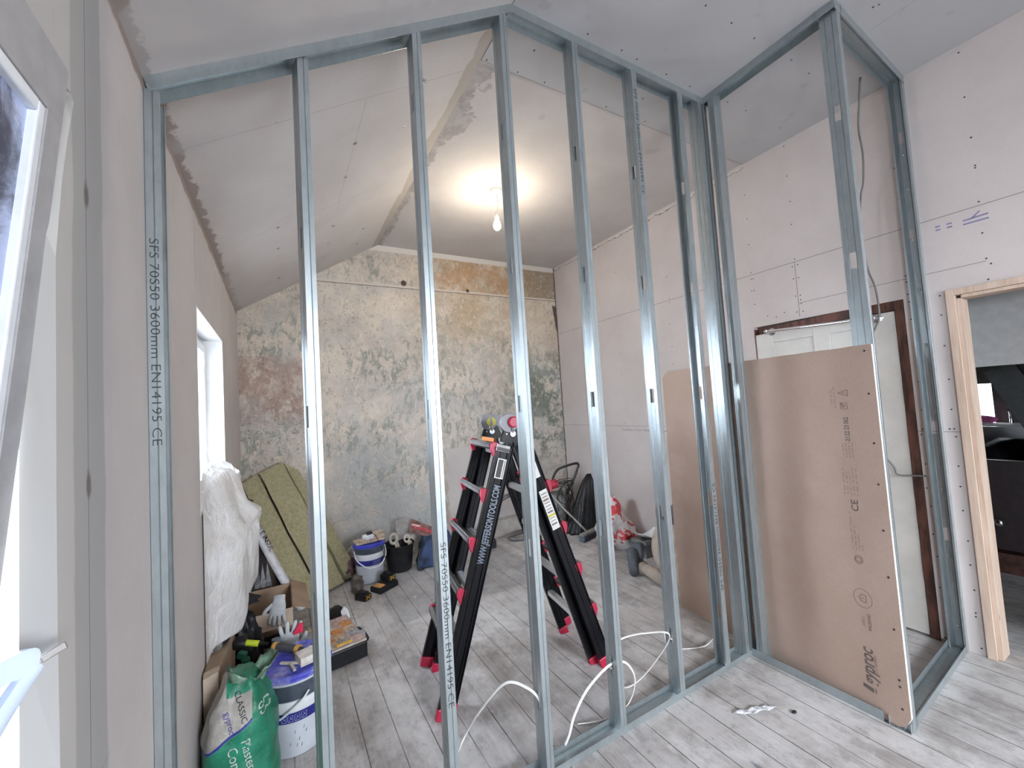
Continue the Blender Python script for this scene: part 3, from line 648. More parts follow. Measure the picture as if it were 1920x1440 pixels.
bm = B(); rough_blob(bm, (5.55, .92, .60), .30, .42, .36, 3, .25, 3); o = obj('rubbish_sack', bm, M_POLY, smooth=True); tag(o, 'large black sack heaped in the dim room beyond right doorway', 'sack')
bm = B(); rough_blob(bm, (5.27, .36, .44), .16, .16, .16, 8, .25, 3); o = obj('rubbish_sack', bm, M_POLY, smooth=True); tag(o, 'lower black sack at frame edge in the dim room', 'sack')
t = thing('wash_basin', 'white wash basin in the dim room below the small bright window', 'basin', (6.0, 1.1, .98))
bm = B(); lathe(bm, [(.10, -.10), (.19, -.02), (.20, .05), (.18, .05), (.15, -.02), (.02, -.06)], (5.95, 1.04, 1.0), 28, cap1=False); obj('bowl', bm, pm('white_ceramic', (.75, .76, .78), .15, var=.02), t, smooth=True, angle=.8)
bm = B(); tube(bm, smooth_path([(6.12, 1.04, 1.02), (6.12, 1.04, 1.15), (6.05, 1.04, 1.17)], 4), .011, 8); obj('tap', bm, M_CHROME, t, smooth=True)
bm = B(); tube(bm, [(5.95, 1.04, .32), (5.95, 1.04, .92)], [.09, .07], 16); obj('pedestal', bm, pm('white_ceramic', (.75, .76, .78), .15), t, smooth=True, angle=.8)
bm = B(); lathe(bm, [(.035, 0), (.036, .13), (.014, .17), (.014, .20)], (6.05, .88, 1.051), 14); o = obj('plastic_bottle', bm, pm('dull_clear_plastic', (.35, .36, .36), .3), smooth=True, angle=.6); tag(o, 'tall pale plastic bottle beside the basin in the dim room', 'bottle')
bm = B(); box(bm, 6.0, 6.2, .8, 1.30, 1.03, 1.05); o = obj('shelf_board', bm, pm('pale_board', (.5, .5, .49), .85)); tag(o, 'thin pale shelf beside the basin in the dim room', 'shelf')
bm = B(); rough_blob(bm, (6.18, 1.20, 1.08), .05, .06, .04, 5, .4, 2); o = obj('pink_sponge', bm, pm('pink_foam', (.70, .16, .42), .8)); tag(o, 'bright pink sponge on the shelf under the small window', 'sponge')
bm = B(); beam(bm, (4.86, .84, 1.55), (4.86, .53, .75), (1, 0, 0), .05, .16); o = obj('leaning_board', bm, pm('dark_painted_board', (.05, .055, .055), .6)); tag(o, 'dark slanting board at right edge inside the dim room', 'board')
t = thing('cupboard_door', 'dark cupboard door with shiny round knob near floor of dim room', 'cupboard door', (4.9, .8, 0.0))
bm = B(); box(bm, 5.0, 5.03, .30, 1.02, .19, .86); obj('panel', bm, pm('dark_stained_wood', (.030, .02, .022), .5), t, bevel=.003)
bm = B(); lathe(bm, [(.010, 0), (.010, .03), (.028, .042), (.030, .055), (.02, .066)], (4.999, .95, .40), 18, (-1, 0, 0)); obj('knob', bm, M_CHROME, t, smooth=True)
bm = B(); tube(bm, smooth_path([(6.0, 1.36, 1.62), (5.9, 1.34, 1.50), (5.93, 1.31, 1.38), (5.9, 1.27, 1.30)], 4), [.05, .055, .06, .05, .045, .04, .04, .045, .05, .045, .035, .03, .02], 8); o = obj('hanging_coat', bm, pm('black_cloth', (.012, .012, .014), .9), smooth=True); tag(o, 'black garment hanging by the small window in the dim room', 'coat')

# ------------------------------------------------------------------ cables on the right wall and marks
M_GCAB = pm('grey_twin_cable', (0.14, 0.135, 0.135), .5)
bm = B(); tube(bm, smooth_path([(3.33, .952, ZR-.004), (3.36, .978, 3.172), (3.42, 1.014, 3.047), (3.46, 1.02, 2.894), (3.49, 1.042, 2.744), (3.50, 1.067, 2.65), (3.50, 1.085, 2.45), (3.52, 1.079, 2.225), (3.52, 1.05, 2.08), (3.52, 1.045, 1.914), (3.525, 1.07, 1.84), (3.53, 1.12, 1.76)], 6), .0055, 8)
tag(obj('electric_cable', bm, M_GCAB, smooth=True), 'grey cable dangling from ceiling down inside the closet frame', 'cable')
bm = B(); tube(bm, smooth_path([(3.47, 1.16, 1.07), (3.50, 1.10, 1.055), (3.53, 1.06, .99), (3.535, 1.045, .94), (3.545, .99, .938), (3.552, .925, .942)], 6), .005, 8)
tag(obj('electric_cable', bm, M_GCAB, smooth=True), 'short grey cable stub poking out beside brown timber strip', 'cable')
M_PURP = pm('purple_board_print', (.20, .18, .32), .8)
bm = B()
def wmark(y0, z0, y1, z1, h=.008): beam(bm, (W-.0006, y0, z0), (W-.0006, y1, z1), (0, 0, 1), h, .0008)
for a in ((.772, 2.352, .752, 2.352), (.772, 2.333, .752, 2.333), (.727, 2.350, .706, 2.350), (.727, 2.331, .706, 2.331), (.665, 2.322, .572, 2.322), (.665, 2.342, .572, 2.346)): wmark(*a)
wmark(.63, 2.345, .60, 2.372, .006)
o = obj('board_print', bm, M_PURP, wr); o['kind'] = 'stuff'
bm = B(); r0 = random.Random(9)
for i in range(26):
    y = 2.42+i*.036; beam(bm, (W-.0006, y, 1.155), (W-.0006, y+r0.choice((.012, .02, .027)), 1.155), (0, 0, 1), .012, .0008)
    if i % 3: beam(bm, (W-.0006, y, 1.17), (W-.0006, y+.018, 1.17), (0, 0, 1), .006, .0008)
o = obj('board_print', bm, pm('grey_board_print', (.27, .255, .27), .8), wr); o['kind'] = 'stuff'

# ------------------------------------------------------------------ brown plasterboard sheet threaded through the closet side
bx0, by0 = 2.601, .785; ang = math.atan2(.145, 1.275); ux, uy = math.sin(ang), math.cos(ang)
BN = Vector((-uy, ux, 0)); BU = Vector((ux, uy, 0))
def BP(s, z, off=0.0): return Vector((bx0, by0, 0))+BU*s+BN*off+Vector((0, 0, z))
t = thing('plasterboard_sheet', 'brown-backed plasterboard sheet standing upright in closet frame, printed marks', 'plasterboard', (bx0, by0, 0))
def mat_boardback():
    b = NB('brown_board_paper'); n = b.noise(2.0, 4, .6); n2 = b.noise(110, 2)
    c = b.mix(b.sm(n, .3, .7), (0.395, 0.285, 0.225), (0.44, 0.325, 0.265)); c = b.mix(b.mul(b.sm(n2, .4, .7), .12), c, (.24, .17, .13))
    s_ = b.mul(b.sm(b.noise(3, 3, .6, (1, 1, 1), 7), .60, .66), .25)
    return b.out(b.mix(s_, c, (.50, .39, .33)), .8)
M_BBACK = mat_boardback(); M_GYP = pm('gypsum_core', (.66, .62, .57), .9)
bm = B(); zb, ztp = .006, 1.672; LB = 1.281; prof = [(0.0, zb+.06), (.0, ztp-.001), (.003, ztp)]
n_ = 30; rr = random.Random(2)
for i in range(n_): prof.append((LB*(i+1)/(n_+1), ztp+rr.uniform(-.0012, .0012)))
prof += [(LB-.055, ztp), (LB-.05, ztp-.012), (LB-.03, ztp-.014), (LB-.012, ztp-.035), (LB, ztp-.045), (LB, zb), (.045, zb), (.02, zb+.018)]
prism(bm, prof, (bx0, by0, 0), BU, (0, 0, 1), -BN, .0125)
for f in bm.faces:
    if abs(f.normal.dot(BN)) < .5: f.material_index = 1
bm.normal_update()
for f in bm.faces: f.material_index = 0 if abs(f.normal.dot(BN)) > .5 else 1
obj('board', bm, [M_BBACK, M_GYP], t)
bm = B()
for z in (1.645, 1.452, 1.231, 1.049, .848, .647, .425, .212, .184, .091): lathe(bm, [(.0048, 0), (.004, .001)], BP(.028, z), 10, BN)
o = obj('screw_heads', bm, M_BLACK, t); o['kind'] = 'stuff'
M_BPR = pm('brown_grey_print', (.13, .095, .085), .8); M_BPL = pm('faint_board_print', (.27, .19, .155), .8)
UP = Vector((0, 0, 1))
def btext(s, size, sv, z, mat=M_BPR, length=None, shear=0.0):
    """print running upwards; sv distance of baseline from sheet edge"""
    tx = text(s, size, BP(sv, z, .0004), UP, BU, mat, t, 'printed_lettering', .0001, shear=shear, bold=size*.018)
    if length:
        zz = [v.co.z for v in tx.data.vertices]; a, b_ = min(zz), max(zz); k_ = length/(b_-a)
        for v in tx.data.vertices: v.co.z = z+(v.co.z-a)*k_
    return tx
btext('gyproc', .075, .118, .130, length=.165, shear=.15); btext('SAINT-GOBAIN', .016, .105, .185, M_BPL, length=.085)
bm = B(); prism(bm, [(.128, .098), (.168, .108), (.168, .124), (.128, .118)], BP(0, 0), BU, UP, BN, .0005); prism(bm, [(.118, .100), (.122, .100), (.122, .122), (.118, .122)], BP(0, 0), BU, UP, BN, .0005); obj('printed_emblem', bm, M_BPR, t)
btext('21:22 23 062', .028, .120, 1.235, length=.112)
btext('GYPROC', .018, .135, .388, M_BPL, length=.045); btext('WALLBOARD', .018, .112, .375, M_BPR, length=.075)
btext('CE', .040, .115, .912, length=.052)
for i, (sv, z0, L_) in enumerate(((.150, 1.165, .055), (.137, 1.160, .065), (.124, 1.160, .085), (.111, 1.158, .070))): btext('xx xx'.replace('x', 'l')+' lllll'*2, .008, sv, z0, M_BPL, length=L_)
for sv, z0, L_ in ((.160, .985, .12), (.147, .990, .10), (.134, .985, .105), (.121, .985, .125), (.108, .985, .12), (.150, .735, .17), (.137, .735, .105), (.124, .733, .075), (.111, .733, .03)): btext('ll lllll lll lllll ll', .008, sv, z0, M_BPL, length=L_)
for z0, L_ in ((1.39, .10),): btext('lll llll llllll lll', .008, .165, z0, M_BPL, length=L_); btext('lllll lll llll', .008, .178, z0+.02, M_BPL, length=.07)
def ring(bm, c_s, c_z, r, wd=.0022, n=26, sq=None):
    P_ = sq if sq else [(c_s+r*math.cos(2*PI*k/n), c_z+r*math.sin(2*PI*k/n)*1.15) for k in range(n)]
    for a, b_ in zip(P_, P_[1:]+P_[:1]): beam(bm, BP(a[0], a[1], .0004), BP(b_[0], b_[1], .0004), BN, .0006, wd)
bm = B(); ring(bm, .135, .690, .016); ring(bm, 0, 0, 0, sq=[(.126, .681), (.126, .699), (.142, .700), (.148, .690), (.142, .681)]); obj('printed_emblem', bm, M_BPR, t)
bm = B(); ring(bm, .135, .515, .036, .0016); ring(bm, 0, 0, 0, sq=[(.122, .500), (.122, .530), (.14, .532), (.150, .516), (.14, .500)]); ring(bm, 0, 0, 0, sq=[(.130, .515), (.142, .516)]); obj('printed_emblem', bm, M_BPR, t)
bm = B(); ring(bm, 0, 0, 0, sq=[(.112, 1.445), (.112, 1.475), (.152, 1.460)]); ring(bm, 0, 0, 0, sq=[(.120, 1.460), (.138, 1.460)]); obj('printed_emblem', bm, M_BPR, t)
bm = B(); ring(bm, 0, 0, 0, .0016, sq=[(.118, 1.385), (.118, 1.415), (.145, 1.415), (.145, 1.385)]); ring(bm, 0, 0, 0, sq=[(.136, 1.392), (.126, 1.400), (.142, 1.411)]); obj('printed_emblem', bm, M_BPR, t)

# white flat cable threaded through the low stud slots
M_WCAB = pm('white_flat_cable', (0.80, 0.80, 0.78), .35, var=.03)
def flatcable(pts, label, k=10, r=.0056):
    bm = B(); tube(bm, smooth_path(pts, k), r, 10, flat=.5, ref=(0, 0, 1)); return tag(obj('flat_cable', bm, M_WCAB, smooth=True), label, 'cable', None)
flatcable([(.50, 1.66, .008), (.62, 1.60, .008), (.74, 1.54, .07), (.83, 1.52, .10), (.9, 1.70, .05), (.985, 1.80, .05), (1.02, 1.70, .20), (1.10, 1.60, .34), (1.17, 1.535, .33), (1.205, 1.50, .28), (1.225, 1.545, .15), (1.27, 1.565, .04), (1.325, 1.55, .009), (1.355, 1.53, .06), (1.385, 1.52, .14), (1.46, 1.51, .23), (1.59, 1.505, .288), (1.68, 1.50, .27), (1.76, 1.53, .16), (1.76, 1.56, .05), (1.68, 1.56, .008), (1.56, 1.58, .008), (1.47, 1.62, .008)], 'long white flat cable looping through the low stud slots above floorboards')
flatcable([(1.60, 1.51, .270), (1.72, 1.60, .10), (1.85, 1.66, .012), (1.95, 1.62, .08), (2.0, 1.51, .285), (1.91, 1.60, .285), (1.78, 1.63, .285), (1.67, 1.59, .285), (1.61, 1.53, .285)], 'white flat cable loop hanging between the first two studs right of ridge')
flatcable([(2.0, 1.50, .27), (2.08, 1.62, .24), (2.22, 1.72, .05), (2.33, 1.72, .008), (2.45, 1.66, .012), (2.60, 1.68, .008), (2.66, 1.575, .012)], 'white flat cable running along floor toward foot of brown sheet')

# ------------------------------------------------------------------ pendant lamp
t = thing('pendant_lamp', 'bare glowing bulb on short white flex from round ceiling rose', 'lamp', (1.93, 2.914, ZR))
LX, LY = 1.932, 2.914; M_WPL = pm('white_lamp_plastic', (.72, .71, .68), .4, var=.02)
bm = B(); lathe(bm, [(.050, 0), (.050, -.010), (.040, -.024), (.012, -.030)], (LX, LY, ZR), 28); obj('ceiling_rose', bm, M_WPL, t, smooth=True, angle=.7)
bm = B(); tube(bm, smooth_path([(LX, LY, ZR-.028), (LX+.014, LY, ZR-.08), (LX+.008, LY, ZR-.14), (LX-.004, LY, ZR-.19)], 5), .0032, 8); obj('flex', bm, M_WPL, t, smooth=True)
bm = B(); lathe(bm, [(.008, 0), (.014, -.012), (.017, -.03), (.019, -.055), (.017, -.062)], (LX-.006, LY, ZR-.185), 18); obj('bulb_holder', bm, M_WPL, t, smooth=True, angle=.7)
EM = bpy.data.materials.new('glowing_bulb'); EM.use_nodes = True; p_ = EM.node_tree.nodes['Principled BSDF']
p_.inputs['Base Color'].default_value = (1, .95, .85, 1); p_.inputs['Emission Color'].default_value = (1.0, .88, .70, 1); p_.inputs['Emission Strength'].default_value = 200
bm = B(); lathe(bm, [(.013, 0), (.016, -.012), (.026, -.034), (.031, -.058), (.027, -.078), (.015, -.092), (.002, -.096)], (LX-.008, LY, ZR-.248), 20); bo = obj('bulb', bm, EM, t, smooth=True)

# ------------------------------------------------------------------ folding ladder
from mathutils.bvhtree import BVHTree
def drape(tobj, target, direction, lift=.0008, reach=.6):
    """press lettering onto a surface along a direction"""
    bpy.context.view_layer.update()
    dg = bpy.context.evaluated_depsgraph_get(); ev = target.evaluated_get(dg)
    bv = BVHTree.FromObject(ev, dg); d = Vector(direction).normalized(); Mi = target.matrix_world.inverted(); Mw = target.matrix_world
    for v in tobj.data.vertices:
        wco = tobj.matrix_world @ v.co
        h = bv.ray_cast(Mi @ (wco-d*reach*.5), d, reach)
        if h[0] is not None: v.co = tobj.matrix_world.inverted() @ ((Mw @ h[0])-d*lift)
M_LBLK = pm('gloss_black_rail', (.005, .005, .007), .3, var=.1, sc=8, Specular_IOR_Level=.22)
M_ALU = pm('brushed_aluminium', (.70, .71, .73), .35, .85, var=.05, stretch=(1, 8, 1))
M_RUNG = pm('dark_grey_tread', (.085, .08, .078), .6, var=.1)
M_RED = pm('red_plastic', (.40, .010, .045), .4, var=.05)
M_HPL = pm('dull_steel_plate', (.22, .215, .225), .55, .35, var=.06)
M_WLAB = pm('white_sticker', (.72, .72, .70), .5, var=.02); M_LTX = pm('sticker_black', (.02, .02, .02), .5)
LO = Vector((1.447, 2.165, 0)); LU = Vector((.990, -.139, 0)).normalized(); LV = Vector((.139, .990, 0)).normalized(); LZ = Vector((0, 0, 1))
lad = thing('folding_ladder', 'black folding ladder with red fittings standing open behind the studs', 'ladder', tuple(LO))
HT = 1.375; SP = .455
class Side:
    def __init__(s, sg):
        s.sg = sg; s.foot = LO+LU*sg*SP; s.top = LO+LU*sg*.022+LZ*HT; s.d = (s.top-s.foot).normalized()
        s.n = LV.cross(s.d)*(1 if LV.cross(s.d).dot(LU)*sg > 0 else -1); s.n.normalize()   # outwards
    def at(s, z, v, n): return s.foot+s.d*(z/s.d.z)+LV*v+s.n*n
def crail(S, v, z0, z1, n0, dep, thk, spread=0.0):
    """channel rail: web plus two lips, standing at v"""
    bm = B(); a = S.at(z0, v+math.copysign(spread, v), n0); b_ = S.at(z1, v, n0)
    beam(bm, a, b_, S.n, dep, thk*.35)
    for e in (-1, 1): beam(bm, a+S.n*e*(dep/2-.003), b_+S.n*e*(dep/2-.003), S.n, .006, thk)
    beam(bm, a, b_, S.n, .012, thk*.7)
    return bm
for sg in (-1, 1):
    S = Side(sg); nm = 'text' if sg < 0 else ''
    for v in (-.205, .205):
        ro = obj('outer_rail', crail(S, v, .035, 1.255, .014, .075, .026, .028), M_LBLK, lad, bevel=.0015)
        bm = B(); a = S.at(0.004, v*1.14, .014); beam(bm, a, S.at(.055, v*1.13, .014), S.n, .077, .032); obj('rubber_foot', bm, M_RED, ro, bevel=.004)
        bm = B(); beam(bm, S.at(1.25, v, .014), S.at(1.285, v, .014), S.n, .078, .031); obj('end_cap', bm, M_CHROME, ro, bevel=.002)
        ri = obj('inner_rail', crail(S, v*.86, .04, HT, -.034, .052, .026), M_LBLK, lad, bevel=.0015)
        bm = B(); beam(bm, S.at(.003, v*.86, -.034), S.at(.05, v*.86, -.034), S.n, .056, .032); obj('rubber_foot', bm, M_RED, ri, bevel=.003)
        # hinge plates at the head
        bm = B(); c = S.at(HT-.02, v*.86, -.01)
        prism(bm, [(-.034, -.06), (.034, -.06), (.03, .01), (.0, .05), (-.030, .02)], c-LV*.014, S.n, S.d, LV, .028); hp_ = obj('hinge_bracket', bm, M_LBLK, lad, bevel=.001)
        bm = B()
        for q, w_ in ((-.012, .0), (.012, -.012), (.0, .018)): lathe(bm, [(.0045, 0), (.003, .003)], c+S.n*q+S.d*w_-LV*.014, 10, -LV)
        if sg < 0: obj('rivets', bm, M_ALU, hp_)['kind'] = 'stuff'
        else: bm.free()
    for i, z in enumerate((1.265, 1.03, .79, .55, .31)):
        if z < 1.2 or sg < 0:
            bm = B(); w_ = .205+.028*(1-z/1.3)
            a = S.at(z, -w_+.012, .060); b_ = S.at(z, w_-.012, .060); beam(bm, a, b_, (S.n+LZ*.35), .040, .028)
            beam(bm, a+S.n*.020, b_+S.n*.020, LZ, .022, .012)
            rg_ = obj('outer_rung', bm, M_RUNG, lad, bevel=.003)
            for e in (-1, 1):
                bm = B(); c = S.at(z, e*(w_-.006), .052)
                prism(bm, [(-.012, -.046), (.004, -.050), (.026, -.018), (.030, .012), (.018, .026), (-.012, .024)], c-LV*.011, S.n, S.d, LV, .022); obj('rung_bracket', bm, M_RED, rg_, bevel=.003)
        bm = B(); a = S.at(z-.02, -.165, -.034); b_ = S.at(z-.02, .165, -.034); beam(bm, a, b_, LZ, .028, .036)
        for k_ in (-1, 0, 1): beam(bm, a+LZ*.015+LU*k_*.011, b_+LZ*.015+LU*k_*.011, LZ, .003, .004)
        obj('inner_rung', bm, M_ALU, lad, bevel=.001)
for v, cc in ((-.178, 'near'), (.178, 'far')):
    c = LO+LZ*(HT+.028)+LV*v; sgn = -1
    bm = B(); lathe(bm, [(.050, -.016), (.052, -.012), (.052, .012), (.050, .016)], c-LU*.016, 32, LV); h_ = obj('hinge_disc', bm, M_HPL, lad, smooth=True, angle=.6)
    bm = B(); lathe(bm, [(.050, -.010), (.050, .010)], c+LU*.026-LZ*.006, 32, LV); obj('hinge_disc', bm, M_HPL, lad, smooth=True, angle=.6)
    if cc == 'near':
        bm = B(); lathe(bm, [(.030, 0), (.031, .012), (.024, .018)], c-LV*.017+LU*.006+LZ*.004, 28, -LV); obj('lock_knob', bm, M_RED, h_, smooth=True, angle=.6)
    else:
        bm = B(); lathe(bm, [(.030, 0), (.029, .002)], c-LV*.017, 28, -LV); st_ = obj('yellow_sticker', bm, pm('yellow_sticker', (.55, .48, .04), .5), h_)
        bm = B(); beam(bm, c-LV*.0195-LZ*.026, c-LV*.0195+LZ*.026, LU, .014, .001); obj('sticker_print', bm, M_HPL, st_)
    bm = B(); tube(bm, [c-LV*.020-LZ*.02, c-LV*.03-LZ*.055], .006, 8); tube(bm, [c-LV*.022-LZ*.06, c-LV*.010-LZ*.06], .016, 16); obj('release_lever', bm, M_CHROME, h_, smooth=True, angle=.6)
bm = B(); c = Side(-1).at(1.30, 0, .03); beam(bm, c-LV*.10, c+LV*.12, LZ, .022, .012); obj('warning_plate', bm, pm('orange_plate', (.42, .14, .04), .5), lad)
S = Side(-1)
bm = B(); a = S.at(1.262, -.222, .055); beam(bm, a-LV*.01, a-LV*.01-S.n*.075+LZ*.0, LZ, .016, .012); obj('rung_lock_pin', bm, M_RUNG, lad, bevel=.004)
# lettering up the near left rail and stickers
ND = -LV
def rtext(S_, s, size, z, n, L_, mat, sx=1.0, v=-.205, name='printed_lettering', up=1, off=.0142):
    rt = S_.d*up; u_ = ND.cross(rt); u_.normalize()
    vv = v-.028*(1-z/1.255)
    tx = text(s, size, S_.at(z, vv, n)+ND*off, rt, u_, mat, lad, name, .0002, shear=.12, bold=.0016)
    ts = [(w_.co-S_.at(z, vv, n)).dot(rt) for w_ in tx.data.vertices]; a, b_ = min(ts), max(ts); k_ = L_/(b_-a)
    for w_ in tx.data.vertices:
        t_ = (w_.co-S_.at(z, vv, n)).dot(rt); w_.co += rt*((t_-a)*k_-t_)
    # follow the splay of the rail
    base = S_.at(z, vv, 0)
    for w_ in tx.data.vertices:
        t_ = (w_.co-base).dot(S_.d); w_.co += LV*(.028/1.22*t_*S_.d.z)
    return tx
M_LETT = pm('grey_blue_lettering', (.17, .20, .25), .5, var=.02)
rtext(S, 'WWW.JEFFERSONTOOLS.COM', .052, .70, -.006-.010, .40, M_LETT)
def sticker(S_, z0, z1, n0, n1, mat, off=.0136, v=-.205):
    bm = B(); P8 = []
    for o_ in (off, off+.0008):
        for z, n in ((z0, n0), (z0, n1), (z1, n1), (z1, n0)): P8.append(S_.at(z, v-.028*(1-z/1.255), n)+ND*o_)
    hull8(bm, P8); return bm
s1 = obj('sticker', sticker(S, 1.115, 1.215, -.020, .030, M_WLAB), M_WLAB, lad)
obj('sticker_print', sticker(S, 1.120, 1.210, -.004, .024, M_LTX, .0146), M_LTX, s1)
obj('sticker_print', sticker(S, 1.120, 1.210, -.016, -.010, M_LTX, .0146), M_BPL, s1)
S2 = Side(1)
s2 = obj('sticker', sticker(S2, 1.09, 1.245, -.016, .028, M_WLAB), M_WLAB, lad)
bm = B(); c = S2.at(1.205, -.206, .006)+ND*.0155
prism(bm, [(-.016, 0), (0, -.018), (.016, 0), (0, .018)], c, S2.n, S2.d, ND, .0006)
for z, h_ in ((1.165, .008), (1.148, .012), (1.115, .008)): beam(bm, S2.at(z, -.206, -.004)+ND*.0158, S2.at(z, -.206, .018)+ND*.0158, S2.d, h_, .0006)
obj('sticker_print', bm, M_LTX, s2)['kind'] = 'stuff'
s3 = obj('sticker', sticker(S2, .80, 1.02, -.014, .034, M_WLAB), M_WLAB, lad)
bm = B()
for i in range(11):
    z = .83+i*.017; beam(bm, S2.at(z, -.213, -.008)+ND*.0158, S2.at(z, -.213, .026)+ND*.0158, S2.d, .0045 if i % 4 else .010, .0006)
obj('sticker_print', bm, M_BPL, s3)['kind'] = 'stuff'
obj('sticker_stripe', sticker(S2, .872, .884, -.012, .032, None, .0150), pm('yellow_sticker', (.55, .48, .04), .5), s3)

# ------------------------------------------------------------------ insulation, wrapped pack, dust sheet
def mat_wool():
    b = NB('stone_wool_slab'); n = b.noise(35, 6, .8, (1, 1, 1)); n2 = b.noise(140, 3, .7); n3 = b.noise(4, 4, .6)
    c = b.mix(b.sm(n, .3, .7), (.24, .21, .11), (.43, .39, .235)); c = b.mix(b.mul(b.sm(n2, .4, .7), .5), c, (.50, .47, .32)); c = b.mix(b.mul(n3, .3), c, (.20, .20, .11))
    return b.out(c, .95, 0, b.add(n, n2), .7, .006)
M_WOOL = mat_wool()
def slab(tl, tr, br, bl, th, label, mat=M_WOOL):
    tl, tr, br, bl = map(Vector, (tl, tr, br, bl)); n = (tr-tl).cross(bl-tl).normalized()
    if n.y < 0: n = -n
    bm = B(); N = 14; rr = random.Random(int(tl.x*1000))
    def q(u, v): return tl.lerp(tr, u).lerp(bl.lerp(br, u), v)
    hull8(bm, [q(0, 1)+n*0, q(1, 1), q(1, 1)+n*th, q(0, 1)+n*th, q(0, 0), q(1, 0), q(1, 0)+n*th, q(0, 0)+n*th])
    bmesh.ops.subdivide_edges(bm, edges=bm.edges[:], cuts=9, use_grid_fill=True)
    for v in bm.verts:
        v.co += Vector([mnoise.noise(v.co*7+Vector((k_*9, 0, 0)))*.010 for k_ in range(3)])
    o = obj('insulation_slab', bm, mat, smooth=False); return tag(o, label, 'insulation', 'stone wool slabs in the corner')
slab((.015, 4.25, .97), (.125, 4.27, 1.035), (.56, 3.86, .03), (.36, 3.72, .03), .045, 'leftmost khaki stone wool slab leaning in the back left corner')
slab((.140, 4.26, 1.05), (.325, 4.29, 1.115), (.77, 4.03, .03), (.575, 3.87, .03), .045, 'middle khaki stone wool slab, widest of the three leaning together')
slab((.340, 4.29, 1.10), (.450, 4.32, 1.02), (.92, 4.17, .03), (.80, 4.06, .03), .045, 'rightmost narrow stone wool slab, nearest the rear tub')
t = thing('insulation_pack', 'dark wrapped insulation pack with white printed edge left of the slabs', 'insulation pack', (.15, 3.75, 0))
bm = B(); hull8(bm, [(.01, 3.64, .005), (.27, 3.64, .005), (.33, 3.80, .005), (.05, 4.0, .005), (.01, 3.93, .80), (.12, 3.90, .82), (.10, 4.03, .86), (.01, 4.15, .86)]); bmesh.ops.subdivide_edges(bm, edges=bm.edges[:], cuts=5, use_grid_fill=True)
for v in bm.verts: v.co += Vector((0, mnoise.noise(v.co*9)*.01, 0))
obj('wrapper', bm, pm('dark_purple_film', (.022, .016, .022), .35, bs=.3, bsc=14), t)
E0 = smooth_path([(.085, 3.86, .83), (.15, 3.82, .62), (.24, 3.72, .42), (.34, 3.64, .22), (.42, 3.56, .08)], 5)
bm = B(); rings = []
for i, p_ in enumerate(E0):
    a = p_+Vector((-.030, -.012, 0)); b_ = p_+Vector((.030, .012, 0)); rings.append([bm.verts.new(a), bm.verts.new(p_+Vector((0, -.018, 0))), bm.verts.new(b_)])
for A, C in zip(rings, rings[1:]):
    for k_ in range(2): bm.faces.new((A[k_], A[k_+1], C[k_+1], C[k_]))
pe = solid(obj('printed_edge', bm, pm('white_printed_film', (.62, .63, .66), .4), t, smooth=True), .006)
tx = text('BLE INSUL', .05, (.135, 3.80, .68), Vector((.36, -.36, -.75)), Vector((.75, -.2, .55)), pm('purple_ink', (.10, .03, .06), .6), pe, ex=.0002)
drape(tx, pe, (-.15, 1, -.1), .001, .4)

M_SHEET = NB('white_dust_sheet'); _b = M_SHEET
_c = _b.mix(_b.sm(_b.noise(5, 4, .6), .35, .65), (.66, .645, .62), (.80, .80, .80))
M_SHEET = _b.out(_c, .45, 0, _b.add(_b.noise(9, 6, .6, (1, 1, 1), 3, 1.5), _b.mul(_b.noise(24, 5, .6, (1, 1, .6), 8, 1.0), .5)), .6, .03)
SEC = [(1.18, -.09), (1.24, -.05), (1.255, .01), (1.20, .045), (1.10, .075), (1.01, .110), (.945, .185), (.90, .182), (.80, .150), (.66, .145), (.54, .140), (.46, .11), (.41, .05), (.40, -.02)]
def sheet_fn(u, v):
    k_ = v*(len(SEC)-1); i = min(int(k_), len(SEC)-2); f = k_-i; f = f*f*(3-2*f)*.5+f*.5
    z = SEC[i][0]*(1-f)+SEC[i+1][0]*f; x = SEC[i][1]*(1-f)+SEC[i+1][1]*f
    y = 2.285+.88*u; bk = min(1, u/.30); bk = bk*bk*(3-2*bk)
    fold = (1-abs(math.sin(u*7+v*2.5)))*.030*min(1, v*3)-.012+mnoise.noise(Vector((u*4, v*5, 1)))*.045+mnoise.noise(Vector((u*11, v*9, 5)))*.014
    x = (x*1.12*(0.70+.30*u)*bk if x > 0 else x)+fold*(.4 if v < .15 else 1)*(.25+.75*bk); z += mnoise.noise(Vector((u*5, v*3, 9)))*.03*(1 if v > .1 else .4)+ (.05*(1-abs(2*u-1)) if v < .3 else 0)
    if v > .85: z += .05*math.sin(u*8)
    return Vector((max(x, -.085) if z > 1.12 else max(x, .006), min(y, 3.20) if z > 1.1 else y, max(z, .30)))
bm = B(); grid(bm, 44, 60, sheet_fn)
o = subd(solid(obj('dust_sheet', bm, M_SHEET, smooth=True), .0012), 1); tag(o, 'crumpled white plastic dust sheet hanging off the far window sill', 'sheet')
bm = B(); rough_blob(bm, (.035, 3.03, 1.16), .055, .11, .075, 4, .4, 4, 2.2); o = obj('cloth_bundle', bm, M_SHEET, smooth=True); tag(o, 'knotted white plastic bundle on top of the dust sheet by window', 'plastic bundle')

